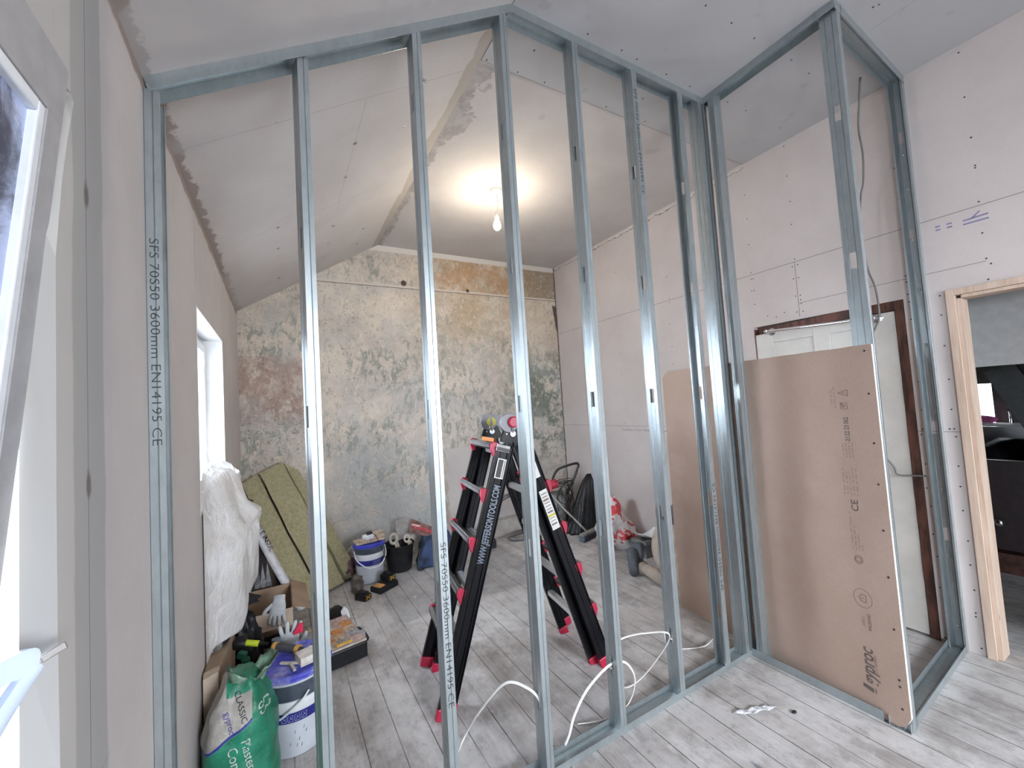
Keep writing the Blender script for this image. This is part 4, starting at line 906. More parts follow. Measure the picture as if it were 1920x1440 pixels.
# ------------------------------------------------------------------ tubs
M_TUB = pm('grey_white_tub', (.50, .53, .58), .4, var=.05, sc=10); M_TUBD = pm('dark_grey_band', (.06, .075, .10), .4); M_BLUE = pm('blue_plastic', (.035, .045, .38), .35, var=.15, sc=14); M_DBLUE = pm('navy_band', (.018, .02, .19), .4); M_WBAND = pm('white_band', (.68, .70, .72), .4, var=.03)
def mat_dustyblue():
    b = NB('dusty_blue_lid'); n = b.noise(9, 6, .7); c = b.mix(b.sm(n, .42, .7), (.05, .06, .46), (.36, .36, .58)); return b.out(c, .5)
M_DLID = mat_dustyblue()
def tub(name, label, cx, cy, rb, rt, h, handle, bands, seed=0, group='adhesive tubs'):
    t_ = thing(name, label, 'tub', (cx, cy, 0), group); R = lambda z: rb+(rt-rb)*z/h
    bm = B(); lathe(bm, [(rb-.006, .003), (rb, .012), (R(.5*h), .5*h), (rt, h-.005), (rt-.004, h)], (cx, cy, 0), 56); body = obj('body', bm, M_TUB, t_, smooth=True, angle=.7)
    for z0, z1, mt in bands:
        bm = B(); lathe(bm, [(R(z0)+.0003, z0), (R(z0)+.0012, z0+.001), (R(z1)+.0012, z1-.001), (R(z1)+.0003, z1)], (cx, cy, 0), 56, cap0=False, cap1=False); obj('band', bm, mt, body, smooth=True, angle=.7)
    bm = B(); lathe(bm, [(rt+.004, h-.018), (rt+.010, h-.014), (rt+.010, h-.006), (rt+.006, h-.003), (rt+.009, h), (rt+.008, h+.008), (rt-.002, h+.012), (rt-.006, h+.004), (rt-.010, h+.001), (.001, h+.003)], (cx, cy, 0), 64, cap0=False); obj('lid', bm, [M_DLID if seed == 0 else M_BLUE], t_, smooth=True, angle=.5)
    bm = B(); tube(bm, smooth_path(handle, 8), .0055 if seed == 0 else .005, 8, flat=.7); obj('handle', bm, M_WBAND, t_, smooth=True)
    return t_, body
TX, TY = .342, 2.30
def on_tub(cx, cy, r, deg, z): a = math.radians(deg); return (cx+r*math.cos(a), cy+r*math.sin(a), z)
t1, body1 = tub('adhesive_tub', 'large grey tub with dusty blue lid beside the plaster bag', TX, TY, .128, .152, .355,
   [on_tub(TX, TY, .158, -72, .285), on_tub(TX, TY, .165, -85, .255), on_tub(TX, TY, .165, -115, .20), on_tub(TX, TY, .162, -150, .17), on_tub(TX, TY, .160, 180, .20), on_tub(TX, TY, .160, 130, .27), on_tub(TX, TY, .158, 108, .285)],
   [(.255, .325, M_TUBD), (.205, .250, M_WBAND), (.160, .203, M_DBLUE)])
for i, a_ in enumerate((-112, -101, -90, -79)):
    bm = B(); a = math.radians(a_)
    c = Vector((TX, TY, .181)); rr = .1418; e1 = Vector((-math.sin(a), math.cos(a), 0)); nn_ = Vector((math.cos(a), math.sin(a), 0)); P_ = c+nn_*rr
    for p0, p1 in (((-.010, -.013), (.010, -.013)), ((.010, -.013), (.010, .013)), ((.010, .013), (-.010, .013)), ((-.010, .013), (-.010, -.013)), ((-.005, -.008), (.004, .006)), ((-.002, .007), (.006, -.004))):
        beam(bm, P_+e1*p0[0]+LZ*p0[1], P_+e1*p1[0]+LZ*p1[1], nn_, .0008, .0012)
    obj('pictogram', bm, pm('pale_blue_ink', (.40, .46, .66), .5), body1)
bm = B()
for i, (a_, z) in enumerate(((-95, .11), (-88, .075), (-80, .12), (-76, .10), (-104, .06), (-92, .05), (-84, .045))):
    a = math.radians(a_); nn_ = Vector((math.cos(a), math.sin(a), 0)); P_ = Vector((TX, TY, z))+nn_*(.1285+.024*z/.355+.0005); beam(bm, P_, P_+LZ*.014+Vector((.003, 0, 0)), nn_, .0008, .0016)
obj('paint_nicks', bm, M_LTX, body1)['kind'] = 'stuff'
UX, UY = .985, 3.99
t2, body2 = tub('adhesive_tub', 'smaller blue-lidded tub by back wall with timber offcuts on top', UX, UY, .112, .132, .335,
   [on_tub(UX, UY, .137, 190, .29), on_tub(UX, UY, .145, 215, .22), on_tub(UX, UY, .150, 250, .165), on_tub(UX, UY, .150, 275, .155), on_tub(UX, UY, .150, 300, .165), on_tub(UX, UY, .145, 335, .22), on_tub(UX, UY, .137, 358, .29)],
   [(.265, .315, M_TUBD), (.215, .258, M_WBAND), (.165, .212, M_DBLUE)], 1)
for a_ in (278, 290, 302):
    bm = B(); a = math.radians(a_); e1 = Vector((-math.sin(a), math.cos(a), 0)); nn_ = Vector((math.cos(a), math.sin(a), 0)); P_ = Vector((UX, UY, .188))+nn_*.1248
    for p0, p1 in (((-.009, -.012), (.009, -.012)), ((.009, -.012), (.009, .012)), ((.009, .012), (-.009, .012)), ((-.009, .012), (-.009, -.012))): beam(bm, P_+e1*p0[0]+LZ*p0[1], P_+e1*p1[0]+LZ*p1[1], nn_, .0008, .0014)
    obj('pictogram', bm, pm('pale_blue_ink', (.40, .46, .66), .5), body2)
# offcuts and socket on the rear tub
M_PLY = pm('pale_offcut', (.52, .42, .31), .8, var=.12, stretch=(6, 1, 1))
def plank(c, ang_, sx_, sy_, sz_, label, mat=M_PLY, cat='timber offcut', name='timber_offcut', grp=None, tilt=0.0):
    ax = Vector((math.cos(ang_), math.sin(ang_), tilt)).normalized(); ay = Vector((-math.sin(ang_), math.cos(ang_), 0)); bm = B(); obox(bm, c, ax, ay, ax.cross(ay), sx_, sy_, sz_)
    return tag(obj(name, bm, mat, bevel=.0015), label, cat, grp)
plank((UX, UY+.01, .355), .10, .25, .13, .018, 'lowest timber offcut lying across the rear tub lid')
plank((UX+.02, UY-.005, .375), .45, .24, .08, .018, 'middle pale timber offcut stacked on the rear tub')
plank((UX+.045, UY+.025, .395), .62, .22, .045, .018, 'topmost timber strip poking up from the stack on rear tub')
t = thing('extension_socket', 'white extension socket with black plug on timber offcuts above rear tub', 'socket', (UX+.0, UY-.03, .386))
bm = B(); obox(bm, (UX-.012, UY-.045, .402), (.9, .42, 0), (-.42, .9, 0), (0, 0, 1), .082, .07, .036); obj('socket_box', bm, M_WBAND, t, bevel=.006)
bm = B(); obox(bm, (UX-.002, UY-.05, .432), (.9, .42, 0), (-.42, .9, 0), (0, 0, 1), .045, .038, .022); pl_ = obj('plug', bm, M_LTX, t, bevel=.006)
bm = B(); tube(bm, smooth_path([(UX+.018, UY-.06, .435), (UX+.05, UY-.075, .40), (UX+.075, UY-.085, .34), (UX+.10, UY-.115, .26), (UX+.125, UY-.13, .14), (UX+.135, UY-.14, .03), (UX+.16, UY-.16, .006), (UX+.19, UY-.20, .006), (UX+.16, UY-.26, .006), (UX+.10, UY-.26, .012)], 6), .003, 6); obj('plug_lead', bm, M_LTX, t, smooth=True)
bm = B(); tube(bm, smooth_path([(UX-.04, UY-.03, .40), (.88, 3.98, .37), (.79, 4.08, .25), (.745, 4.2, .20), (.715, 4.28, .30), (.70, 4.3, .42), (.76, 4.3, .49), (.86, 4.29, .50), (.97, 4.29, .545), (1.10, 4.29, .535), (1.21, 4.29, .46), (1.25, 4.29, .38), (1.22, 4.29, .27), (1.17, 4.27, .15)], 6), .0042, 8); tag(obj('flex_cable', bm, pm('cream_flex', (.45, .40, .33), .5), smooth=True), 'cream flex looping over the rear tub against the stripped wall', 'cable')

# chargers
M_TOOLB = pm('black_tool_plastic', (.010, .010, .012), .45, var=.1, Specular_IOR_Level=.3); M_TOOLY = pm('yellow_tool_plastic', (.66, .36, .03), .45)
def battery(c, a_, label):
    t_ = thing('power_tool_battery', label, 'battery', (c[0], c[1], c[2]), None); ax = Vector((math.cos(a_), math.sin(a_), 0)); ay = Vector((-ax.y, ax.x, 0)); c = Vector(c)
    bm = B(); obox(bm, c+LZ*.024, ax, ay, LZ, .115, .075, .048); obox(bm, c+LZ*.056, ax, ay, LZ, .085, .050, .018); bd = obj('case', bm, M_TOOLB, t_, bevel=.007)
    bm = B(); fc = c+LZ*.026-ax*.0578
    for p0, p1 in (((-.022, -.010), (.022, .010)), ((-.022, .010), (.022, -.010)), ((-.024, -.012), (-.008, -.012)), ((.008, -.012), (.024, -.012)), ((-.024, .012), (-.008, .012)), ((.008, .012), (.024, .012))): beam(bm, fc+ay*p0[0]+LZ*p0[1], fc+ay*p1[0]+LZ*p1[1], ax, .0015, .004)
    obj('moulded_mark', bm, M_TOOLY, bd); return t_
t = thing('battery_charger', 'black and orange battery charger on floor in front of rear tub', 'charger', (1.05, 3.73, 0))
ax = Vector((.86, .51, 0)).normalized(); ay = Vector((-ax.y, ax.x, 0)); c = Vector((1.05, 3.72, 0))
bm = B(); obox(bm, c+LZ*.024, ax, ay, LZ, .20, .13, .046); obox(bm, c+LZ*.052+ax*.035, ax, ay, LZ, .11, .11, .02); obj('case', bm, M_TOOLB, t, bevel=.008)
bm = B(); obox(bm, c+LZ*.0485-ax*.055, ax, ay, LZ, .065, .085, .003); obj('rating_label', bm, pm('orange_label', (.45, .20, .05), .5), t)
battery((1.085, 3.735, .064), .5+PI/2, 'battery with yellow mark seated on top of the charger')
battery((.86, 3.62, .001), .6+PI/2, 'battery with yellow mark on floor near foot of the slabs')

# ------------------------------------------------------------------ clutter by the window wall
M_CARD = pm('cardboard', (.33, .235, .165), .85, var=.08, sc=8); M_CARDL = pm('pale_card_edge', (.46, .37, .29), .85, var=.08)
t = thing('cardboard_box', 'open cardboard carton with flaps out below the stone wool slabs', 'cardboard box', (.21, 3.43, 0))
x0, x1, y0, y1, h, q = .07, .35, 3.14, 3.60, .272, .004
bm = B(); box(bm, x0, x1, y0, y0+q, .002, h); box(bm, x0, x1, y1-q, y1, .002, h); box(bm, x0, x0+q, y0+q, y1-q, .002, h); box(bm, x1-q, x1, y0+q, y1-q, .002, h); box(bm, x0+q, x1-q, y0+q, y1-q, .002, .006); obj('box_body', bm, M_CARD, t)
bm = B(); obox(bm, (.21, 3.108, .232), (1, 0, 0), (0, .62, .78), (0, -.78, .62), .28, .105, .004); obj('flap', bm, M_CARDL, t)
bm = B(); prism(bm, [(0, 0), (.52, .0), (.50, .115), (.03, .125)], (x1, 3.155, h), (0, 1, 0), Vector((.86, 0, -.42)), Vector((.42, 0, .86)), .004); obj('flap', bm, M_CARD, t)
bm = B(); prism(bm, [(0, 0), (.27, .0), (.26, .12), (.03, .10)], (x0+.005, y1, h), (1, 0, 0), Vector((0, .5, -.8)), Vector((0, .8, .5)), .004); obj('flap', bm, M_CARD, t)
# gloves: palm with five separate fingers
M_GLOVE = pm('grey_white_glove', (.50, .53, .56), .8, var=.08, bs=.3, bsc=60)
def skin_obj(name, V, E_, R_, mat, parent=None, sub=2):
    me = bpy.data.meshes.new(name); me.from_pydata([tuple(v) for v in V], E_, []); o = bpy.data.objects.new(name, me); COL.objects.link(o)
    md = o.modifiers.new('k', 'SKIN'); md.use_smooth_shade = True
    for i, r in enumerate(R_):
        sv = me.skin_vertices[0].data[i]; sv.radius = (r, r) if not isinstance(r, tuple) else r
    me.skin_vertices[0].data[0].use_root = True
    subd(o, sub); me.materials.append(mat)
    if parent is not None: o.parent = parent; o.matrix_parent_inverse = Matrix.Translation(-parent.location)
    return o
def glove(label, org, ax, ay, fingers, palm=True):
    """org wrist; ax along the hand, ay across"""
    org = Vector(org); ax = Vector(ax).normalized(); ay = (Vector(ay)-ax*Vector(ay).dot(ax)).normalized(); nz = ax.cross(ay)
    if nz.z < 0: nz = -nz
    bm = B(); n = 12
    secs = [(-.03, .034, .014), (0, .036, .016), (.03, .043, .017), (.07, .046, .015), (.095, .042, .011)]
    rings = []
    for a_, w_, h_ in secs:
        rings.append([bm.verts.new(org+ax*a_+ay*w_*math.cos(2*PI*k/n)+nz*(h_*math.sin(2*PI*k/n)+.014)) for k in range(n)])
    for A, C in zip(rings, rings[1:]):
        for k in range(n): bm.faces.new((A[k], A[(k+1) % n], C[(k+1) % n], C[k]))
    bm.faces.new(rings[0][::-1]); bm.faces.new(rings[-1])
    for (s0, s1, L_, bend, r_) in fingers:
        p0 = org+ax*.082+ay*s0+nz*.012; p1 = org+ax*(.082+L_*.5)+ay*(s0+(s1-s0)*.5)+nz*.016; p2 = org+ax*(.082+L_)+ay*s1+nz*(.010-bend)
        tube(bm, smooth_path([p0, p1, p2], 4), [r_, r_, r_*1.02, r_*1.02, r_, r_, r_*.95, r_*.85, r_*.5], 8)
    p0 = org+ax*.02+ay*.034+nz*.012; tube(bm, smooth_path([p0, org+ax*.05+ay*.066+nz*.014, org+ax*.078+ay*.082+nz*.006], 4), [.013, .013, .0125, .0125, .012, .012, .0115, .010, .006], 8)
    return tag(obj('work_glove', bm, M_GLOVE, smooth=True, angle=1.2), label, 'glove', 'work gloves')
glove('grey work glove draped over the front flap of the cardboard carton', (.275, 3.180, .318), (-.14, -.62, -.78), (-1, .12, 0), [(-.034, -.050, .058, .0, .0105), (-.012, -.018, .072, .0, .011), (.011, .012, .068, .0, .011), (.032, .040, .056, .0, .0105)])
glove('grey work glove standing among tools behind the large tub', (.325, 2.64, .245), (.02, .1, 1), (1, 0, 0), [(-.034, -.05, .055, .01, .0105), (-.012, -.012, .07, .0, .011), (.011, .03, .068, .0, .011), (.032, .056, .056, .0, .0105)])
# grey pipe standing behind the tub
bm = B(); tube(bm, [(.262, 2.50, .02), (.262, 2.505, .33), (.264, 2.51, .385)], .021, 14); tag(obj('grey_pipe', bm, pm('blue_grey_plastic', (.13, .17, .22), .4), smooth=True, angle=.8), 'short blue-grey plastic pipe standing behind left rim of large tub', 'pipe')
# things on the lid of the large tub
zl = .3595
t = thing('putty_trowel', 'scraper with black and orange handle lying across the large tub lid', 'scraper', (.33, 2.34, zl))
bm = B(); a = Vector((.262, 2.425, zl+.026)); b_ = Vector((.372, 2.315, zl+.026)); tube(bm, [a, a.lerp(b_, .2), a.lerp(b_, .75), b_], [.017, .0195, .018, .014], 14); hd = obj('handle', bm, pm('charcoal_grip', (.05, .055, .065), .5), t, smooth=True, angle=.8)
for k0, k1 in ((-.05, .08), (.80, .93)):
    bm = B(); tube(bm, [a.lerp(b_, k0), a.lerp(b_, k1)], .0205, 14); obj('orange_collar', bm, pm('orange_collar', (.62, .34, .08), .5), hd, smooth=True, angle=.8)
bm = B(); dd = (b_-a).normalized(); obox(bm, b_+dd*.075+LZ*-.004, dd, dd.cross(LZ), LZ, .13, .09, .002); obj('blade', bm, M_ALU, t)
t = thing('utility_clip', 'dusty cream plastic clamp lying on the blue lid', 'clamp', (.325, 2.26, zl))
bm = B(); c = Vector((.322, 2.262, zl+.007))
for a_, L_ in ((2.5, .05), (-.45, .055), (-1.35, .075)): beam(bm, c, c+Vector((math.cos(a_), math.sin(a_), 0))*L_, LZ, .010, .013)
obj('arm', bm, pm('dusty_cream_plastic', (.50, .47, .40), .8), t, bevel=.002)
bm = B(); obox(bm, (.400, 2.255, zl+.020), (.93, .25, 0), (-.25, .93, 0), LZ, .098, .085, .038); tag(obj('small_carton', bm, pm('pale_card', (.62, .58, .52), .8), bevel=.002), 'small pale cardboard carton on the blue lid of the large tub', 'carton')
# carton strip against the wall
t = thing('flattened_carton', 'long narrow dusty carton standing against wall under the far window', 'carton', (.04, 2.42, 0))
bm = B(); hull8(bm, [(.006, 2.20, .003), (.060, 2.20, .003), (.066, 2.74, .003), (.006, 2.74, .003), (.006, 2.19, .47), (.066, 2.20, .485), (.072, 2.74, .41), (.006, 2.74, .41)]); obj('carton_body', bm, M_CARD, t, bevel=.003)
bm = B(); hull8(bm, [(.006, 2.182, .28), (.050, 2.184, .29), (.05, 2.198, .29), (.006, 2.198, .28), (.01, 2.155, .462), (.060, 2.165, .474), (.062, 2.198, .48), (.008, 2.188, .468)]); obj('crushed_flap', bm, M_CARDL, t)
bm = B(); rough_blob(bm, (.10, 2.83, .20), .085, .08, .24, 2, .3, 4); o = obj('black_sack', bm, M_POLY, smooth=True); tag(o, 'black polythene sack slumped below the dust sheet', 'sack')
bm = B(); rough_blob(bm, (.035, 2.66, .455), .055, .12, .035, 6, .7, 4, 2.6, False); rough_blob(bm, (.11, 2.84, .50), .06, .055, .022, 12, .9, 3, 3, False); o = obj('black_rag', bm, pm('black_cloth', (.012, .012, .014), .9), smooth=True); tag(o, 'crumpled black rag lying on top of the long carton', 'rag')
bm = B(); rough_blob(bm, (.020, 2.46, .445), .022, .05, .04, 4, .8, 3, 3, False); o = obj('foil_packet', bm, pm('silver_foil', (.6, .62, .64), .3, .7), smooth=False); tag(o, 'crumpled silver packet tucked beside the wall on the long carton', 'packet')
bm = B(); obox(bm, (.018, 2.40, .492), (.3, .9, .05), (.9, -.3, 0), (0, 0, 1), .05, .012, .008); o = obj('yellow_tag', bm, pm('lime_plastic', (.50, .58, .03), .5)); tag(o, 'small yellow tag lying by silver packet', 'tag')
t = thing('sprayer_bottle', 'clear round spray bottle with green head among the dark clutter', 'spray bottle', (.13, 2.53, 0))
bm = B(); lathe(bm, [(.05, .004), (.058, .02), (.060, .16), (.055, .215), (.034, .245), (.018, .26), (.016, .275)], (.13, 2.53, 0), 28); obj('bottle', bm, pm('smoky_clear_plastic', (.06, .07, .06), .12), t, smooth=True, angle=.7)
bm = B(); tube(bm, [(.13, 2.53, .272), (.13, 2.53, .325)], .019, 14); beam(bm, (.13, 2.53, .335), (.10, 2.55, .345), LZ, .03, .028); obj('spray_head', bm, pm('dark_green_plastic', (.01, .09, .055), .4), t, bevel=.003)
t = thing('handled_tool', 'tool with bright lime green grip pointing right above spray bottle', 'hand tool', (.14, 2.6, .34))
bm = B(); tube(bm, [(.120, 2.60, .372), (.150, 2.595, .362), (.185, 2.585, .352)], .0145, 12); obj('grip', bm, pm('lime_plastic', (.50, .58, .03), .5), t, smooth=True, angle=.7)
bm = B(); lathe(bm, [(.012, -.03), (.030, -.02), (.034, .02), (.028, .03)], (.10, 2.61, .37), 16, (1, -.2, -.2)); tube(bm, [(.185, 2.585, .352), (.225, 2.572, .34)], .010, 10); obj('tool_head', bm, M_TOOLB, t, smooth=True, angle=.7)
# dark jumble of offcuts behind the tub
M_DK = pm('grimy_black_plastic', (.012, .012, .014), .5, var=.3, Specular_IOR_Level=.3)
t = thing('open_crate', 'shallow black plastic crate of odds and ends behind the large tub', 'crate', (.22, 2.85, 0))
bm = B(); X0_, X1_, Y0_, Y1_ = .115, .375, 2.66, 3.05
box(bm, X0_, X1_, Y0_, Y1_, .003, .012); box(bm, X0_, X1_, Y0_, Y0_+.006, .012, .17); box(bm, X0_, X1_, Y1_-.006, Y1_, .012, .17); box(bm, X0_, X0_+.006, Y0_, Y1_, .012, .17); box(bm, X1_-.006, X1_, Y0_, Y1_, .012, .17); obj('crate_body', bm, M_DK, t)
bm = B(); rough_blob(bm, (.26, 2.9, .10), .09, .12, .07, 9, .5, 3, 2.5); o = obj('dark_offcut_bundle', bm, M_DK); tag(o, 'dark bundle lying inside the black crate', 'bundle')
bm = B(); prism(bm, [(0, 0), (.05, .0), (.05, .045), (.035, .05), (.0, .012)], (.345, 2.60, .335), (.9, .3, 0), (0, 0, 1), (-.3, .9, 0), .012); o = obj('red_plastic_clip', bm, pm('scarlet_plastic', (.70, .02, .08), .4)); tag(o, 'scarlet plastic clip peeping over rear rim of large tub', 'clip')
bm = B(); beam(bm, (.34, 2.60, .004), (.372, 2.66, .335), (1, 0, 0), .03, .008); o = obj('spatula', bm, pm('grey_spatula', (.22, .20, .19), .6)); tag(o, 'thin grey spatula standing behind the large tub', 'spatula')

# organiser case
t = thing('organiser_case', 'tool organiser with see-through lid full of orange fittings', 'organiser case', (.55, 2.95, 0))
ca = .16; AX = Vector((math.cos(ca), math.sin(ca), 0)); AY = Vector((-math.sin(ca), math.cos(ca), 0)); CC = Vector((.555, 2.955, 0))
bm = B(); obox(bm, CC+LZ*.052, AX, AY, LZ, .32, .42, .095); bs_ = obj('base', bm, M_TOOLB, t, bevel=.008)
bm = B(); obox(bm, CC+LZ*.1065, AX, AY, LZ, .315, .415, .013); obj('clear_lid', bm, pm('dusty_clear_lid', (.40, .33, .30), .25, var=.12, sc=20), t, bevel=.004)
for i in range(4):
    for j in range(5):
        k_ = (i*7+j*3) % 5; mt = [pm('orange_fittings', (.50, .20, .05), .6, var=.3, sc=60), pm('pinkish_tray', (.42, .30, .27), .6, var=.2, sc=40), pm('tan_fittings', (.40, .30, .22), .7, var=.3, sc=50), pm('pinkish_tray', (.42, .30, .27), .6), pm('grey_fittings', (.25, .25, .27), .5, var=.3, sc=50)][k_]
        bm = B(); obox(bm, CC+AX*(-.113+.075*i)+AY*(-.155+.078*j)+LZ*.115, AX, AY, LZ, .066, .069, .003); obj('compartment', bm, mt, t)
bm = B(); obox(bm, CC-AY*.18+AX*.03+LZ*.121, AX, AY, LZ, .09, .022, .008); obj('yellow_latch', bm, M_TOOLY, t, bevel=.002)
for s_k in (-.1, .12):
    bm = B(); obox(bm, CC+AX*.168+AY*s_k+LZ*.09, AX, AY, LZ, .018, .05, .045); obj('side_latch', bm, pm('grey_latch', (.30, .31, .33), .4), t, bevel=.003)
bm = B(); tube(bm, smooth_path([CC+AX*.165-AY*.09+LZ*.045, CC+AX*.205-AY*.08+LZ*.045, CC+AX*.205+AY*.08+LZ*.045, CC+AX*.165+AY*.09+LZ*.045], 4), .010, 8); obj('carry_handle', bm, M_TOOLB, t, smooth=True)
bm = B(); hull8(bm, [(.44, 3.22, .002), (.62, 3.26, .002), (.72, 3.46, .002), (.50, 3.44, .002), (.48, 3.28, .09), (.58, 3.30, .10), (.66, 3.42, .09), (.54, 3.42, .08)]); bmesh.ops.subdivide_edges(bm, edges=bm.edges[:], cuts=4, use_grid_fill=True)
for v in bm.verts: v.co += Vector([mnoise.noise(v.co*14+Vector((k_*5, 0, 0)))*.02 for k_ in range(2)]+[mnoise.noise(v.co*12)*.015*(v.co.z > .01)])
o = obj('torn_black_bag', bm, M_POLY, smooth=True); tag(o, 'torn dark plastic bag on floor behind the organiser case', 'plastic bag')
bm = B(); grid(bm, 8, 10, lambda u, v: Vector((.655+.05*u, 3.21+.10*v, .055+.05*v+.012*math.sin(u*6+v*5)))); o = solid(obj('white_wrapper', bm, M_WBAND, smooth=True), .001); tag(o, 'scrap of white wrapper on the torn dark bag', 'wrapper')

# plaster bag
M_GRN = pm('green_print', (.012, .20, .115), .45, var=.25, sc=9, bs=.2, bsc=30); M_BAGW = pm('grubby_white_film', (.42, .40, .36), .4, var=.2, sc=9, bs=.2, bsc=30); M_VIO = pm('violet_ink', (.07, .05, .28), .5)
def mat_bag():
    b = NB('printed_plaster_bag'); n = b.noise(5, 4, .6)
    white = b.mix(b.sm(b.noise(9, 5, .6), .35, .7), (.26, .245, .22), (.44, .42, .38)); grn = b.mix(b.sm(b.noise(12, 5, .65), .3, .7), (.008, .12, .065), (.02, .24, .14))
    w_ = b.add(b.z, b.mul(b.sub(n, .5), .05)); v = b.add(b.add(b.mul(b.sub(b.x, .10), .9), w_), 0.0)
    m = b.sm(b.x, .185, .19)                         # right flank is green
    m = b.mx(m, b.inv(b.sm(b.sub(w_, b.mul(b.sub(b.x, .02), .55)), .265, .27)))   # lower field green
    m = b.mx(m, b.mul(b.sm(w_, .445, .45), b.sm(b.x, .10, .105)))
    line = b.mul(b.near(b.sub(w_, b.mul(b.sub(b.x, .02), .55)), .273, .006, .002), b.inv(b.sm(b.x, .185, .19)))
    c = b.mix(m, white, grn); c = b.mix(line, c, (.02, .03, .22))
    return b.out(c, .4, 0, b.noise(22, 5, .65, (1, 1, 1), 2, .8), .4, .012)
t = thing('plaster_bag', 'slumped green and white printed plaster bag left of large tub', 'plaster bag', (.13, 2.02, 0))
bm = B()
def bag_fn(u, v):
    a = u*2*PI; z = v*.48; r = (1.0-.10*v*v) if v < .8 else (.936-(v-.8)*1.9)
    ex = .122*r+.012*math.sin(v*5); ey = .125*r
    p_ = Vector((.142+ex*math.copysign(abs(math.cos(a))**.75, math.cos(a)), 2.05+ey*math.copysign(abs(math.sin(a))**.7, math.sin(a))+.03*v, .004+z))
    k_ = mnoise.noise(Vector((math.cos(a)*2, math.sin(a)*2, v*4)))*.020+mnoise.noise(Vector((math.cos(a)*5, math.sin(a)*5, v*9)))*.009
    return p_+Vector((math.cos(a), math.sin(a), 0))*k_*(.3+.7*v)
grid(bm, 48, 34, bag_fn); bmesh.ops.remove_doubles(bm, verts=bm.verts[:], dist=.0004); bmesh.ops.holes_fill(bm, edges=[e for e in bm.edges if e.is_boundary], sides=0)
for v in bm.verts: v.co.x = max(v.co.x, .006)
bag = obj('bag_body', bm, mat_bag(), t, smooth=True)
bm = B()
def neck_fn(u, v):
    a = u*2*PI; r = .050+.035*v+.016*math.sin(a*3+v*2); return Vector((.150+r*math.cos(a)*1.0+.03*v, 2.06+r*math.sin(a)*.6, .425+.085*v+.030*math.sin(a*2+1)*v+mnoise.noise(Vector((math.cos(a)*3, math.sin(a)*3, v*3)))*.03))
grid(bm, 30, 8, neck_fn); o = solid(obj('open_neck', bm, [pm('pale_green_film', (.16, .26, .19), .4, var=.6, sc=9, bs=.3, bsc=20)], t, smooth=True), .001)
def bagtext(s, size, loc, ang_, mat, L_=None):
    rt = Vector((math.sin(ang_)*.9, -.25, -math.cos(ang_))).normalized(); up_ = Vector((math.cos(ang_), .1, math.sin(ang_)*.9)).normalized()
    nrm = rt.cross(up_)
    tx = text(s, size, loc, rt, up_, mat, bag); drape(tx, bag, (0, 1, 0), .0015, .5); return tx
PT = PI/2*0
bagtext('Plaster', .042, (.150, 1.86, .300), .20, pm('pale_print', (.50, .55, .50), .5)); bagtext('Compound', .046, (.105, 1.86, .285), .20, pm('pale_print', (.5, .55, .5), .5))
bagtext('gyproc', .028, (.098, 1.86, .405), .25, M_VIO); bagtext('CLASSIC', .028, (.128, 1.86, .455), .30, M_LTX); bagtext('63', .05, (.205, 1.86, .40), .3, pm('pale_print', (.5, .55, .5), .5))

# ------------------------------------------------------------------ clutter along the back wall
t = thing('black_bucket', 'black rubber bucket of dusty tools beside the rear blue-lidded tub', 'bucket', (1.27, 4.07, 0))
bm = B(); lathe(bm, [(.105, .004), (.112, .01), (.140, .235), (.148, .245), (.140, .250), (.132, .235), (.10, .02)], (1.27, 4.07, 0), 36, cap1=True); obj('bucket_body', bm, M_DK, t, smooth=True, angle=.8)
def handsaw_handle(c, s, label):
    bm = B(); c = Vector(c); P_ = [c+Vector((math.cos(a)*.032*s, 0, math.sin(a)*.045*s)) for a in [2*PI*k/12 for k in range(12)]]; tube(bm, P_, .014*s, 8, closed=True); beam(bm, c+Vector((.02, 0, -.03)), c+Vector((.05, .01, -.12)), (1, 0, 0), .04, .012); return tag(obj('saw_handle', bm, pm('cream_wood_handle', (.50, .45, .38), .6), smooth=False, bevel=.002), label, 'saw handle')
handsaw_handle((1.22, 4.06, .30), 1.0, 'larger cream tool handle sticking out of black bucket')
handsaw_handle((1.34, 4.03, .285), .72, 'smaller cream tool handle at right side of black bucket')
bm = B(); prism(bm, [(0, 0), (.16, .03), (.14, .20), (.0, .19)], (1.28, 4.16, .24), (1, .1, 0), (0, .25, .97), (0, 1, 0), .003); o = obj('plastering_float', bm, pm('dusty_metal_plate', (.30, .285, .27), .6, .3, var=.15)); tag(o, 'flat grey trowel plate standing up in black bucket', 'float')
bm = B(); prism(bm, [(0, 0), (.30, -.12), (.31, -.03), (.04, .13)], (1.38, 4.12, .31), (1, 0, 0), (0, .2, .97), (0, 1, 0), .004); o = obj('rusty_scraper_blade', bm, pm('rusty_blade', (.20, .11, .09), .7, .2, var=.3)); tag(o, 'dusty reddish blade leaning across behind black bucket', 'blade')
t = thing('tape_reel', 'red and pink plastic tool resting above the blue bag', 'plastic tool', (1.5, 4.08, .28))
bm = B(); beam(bm, (1.42, 4.07, .375), (1.60, 4.05, .29), LZ, .035, .03); obj('body', bm, pm('dusty_red_plastic', (.38, .05, .06), .6, var=.3, sc=40), t, bevel=.006)
bm = B(); beam(bm, (1.40, 4.055, .40), (1.48, 4.045, .37), LZ, .016, .02); obj('pale_grip', bm, pm('pale_pink_plastic', (.70, .38, .38), .5), t, bevel=.004)
bm = B(); hull8(bm, [(1.41, 3.93, .004), (1.80, 3.90, .004), (1.82, 4.18, .004), (1.46, 4.20, .004), (1.50, 4.02, .22), (1.76, 4.00, .28), (1.78, 4.16, .29), (1.54, 4.18, .26)]); bmesh.ops.subdivide_edges(bm, edges=bm.edges[:], cuts=6, use_grid_fill=True)
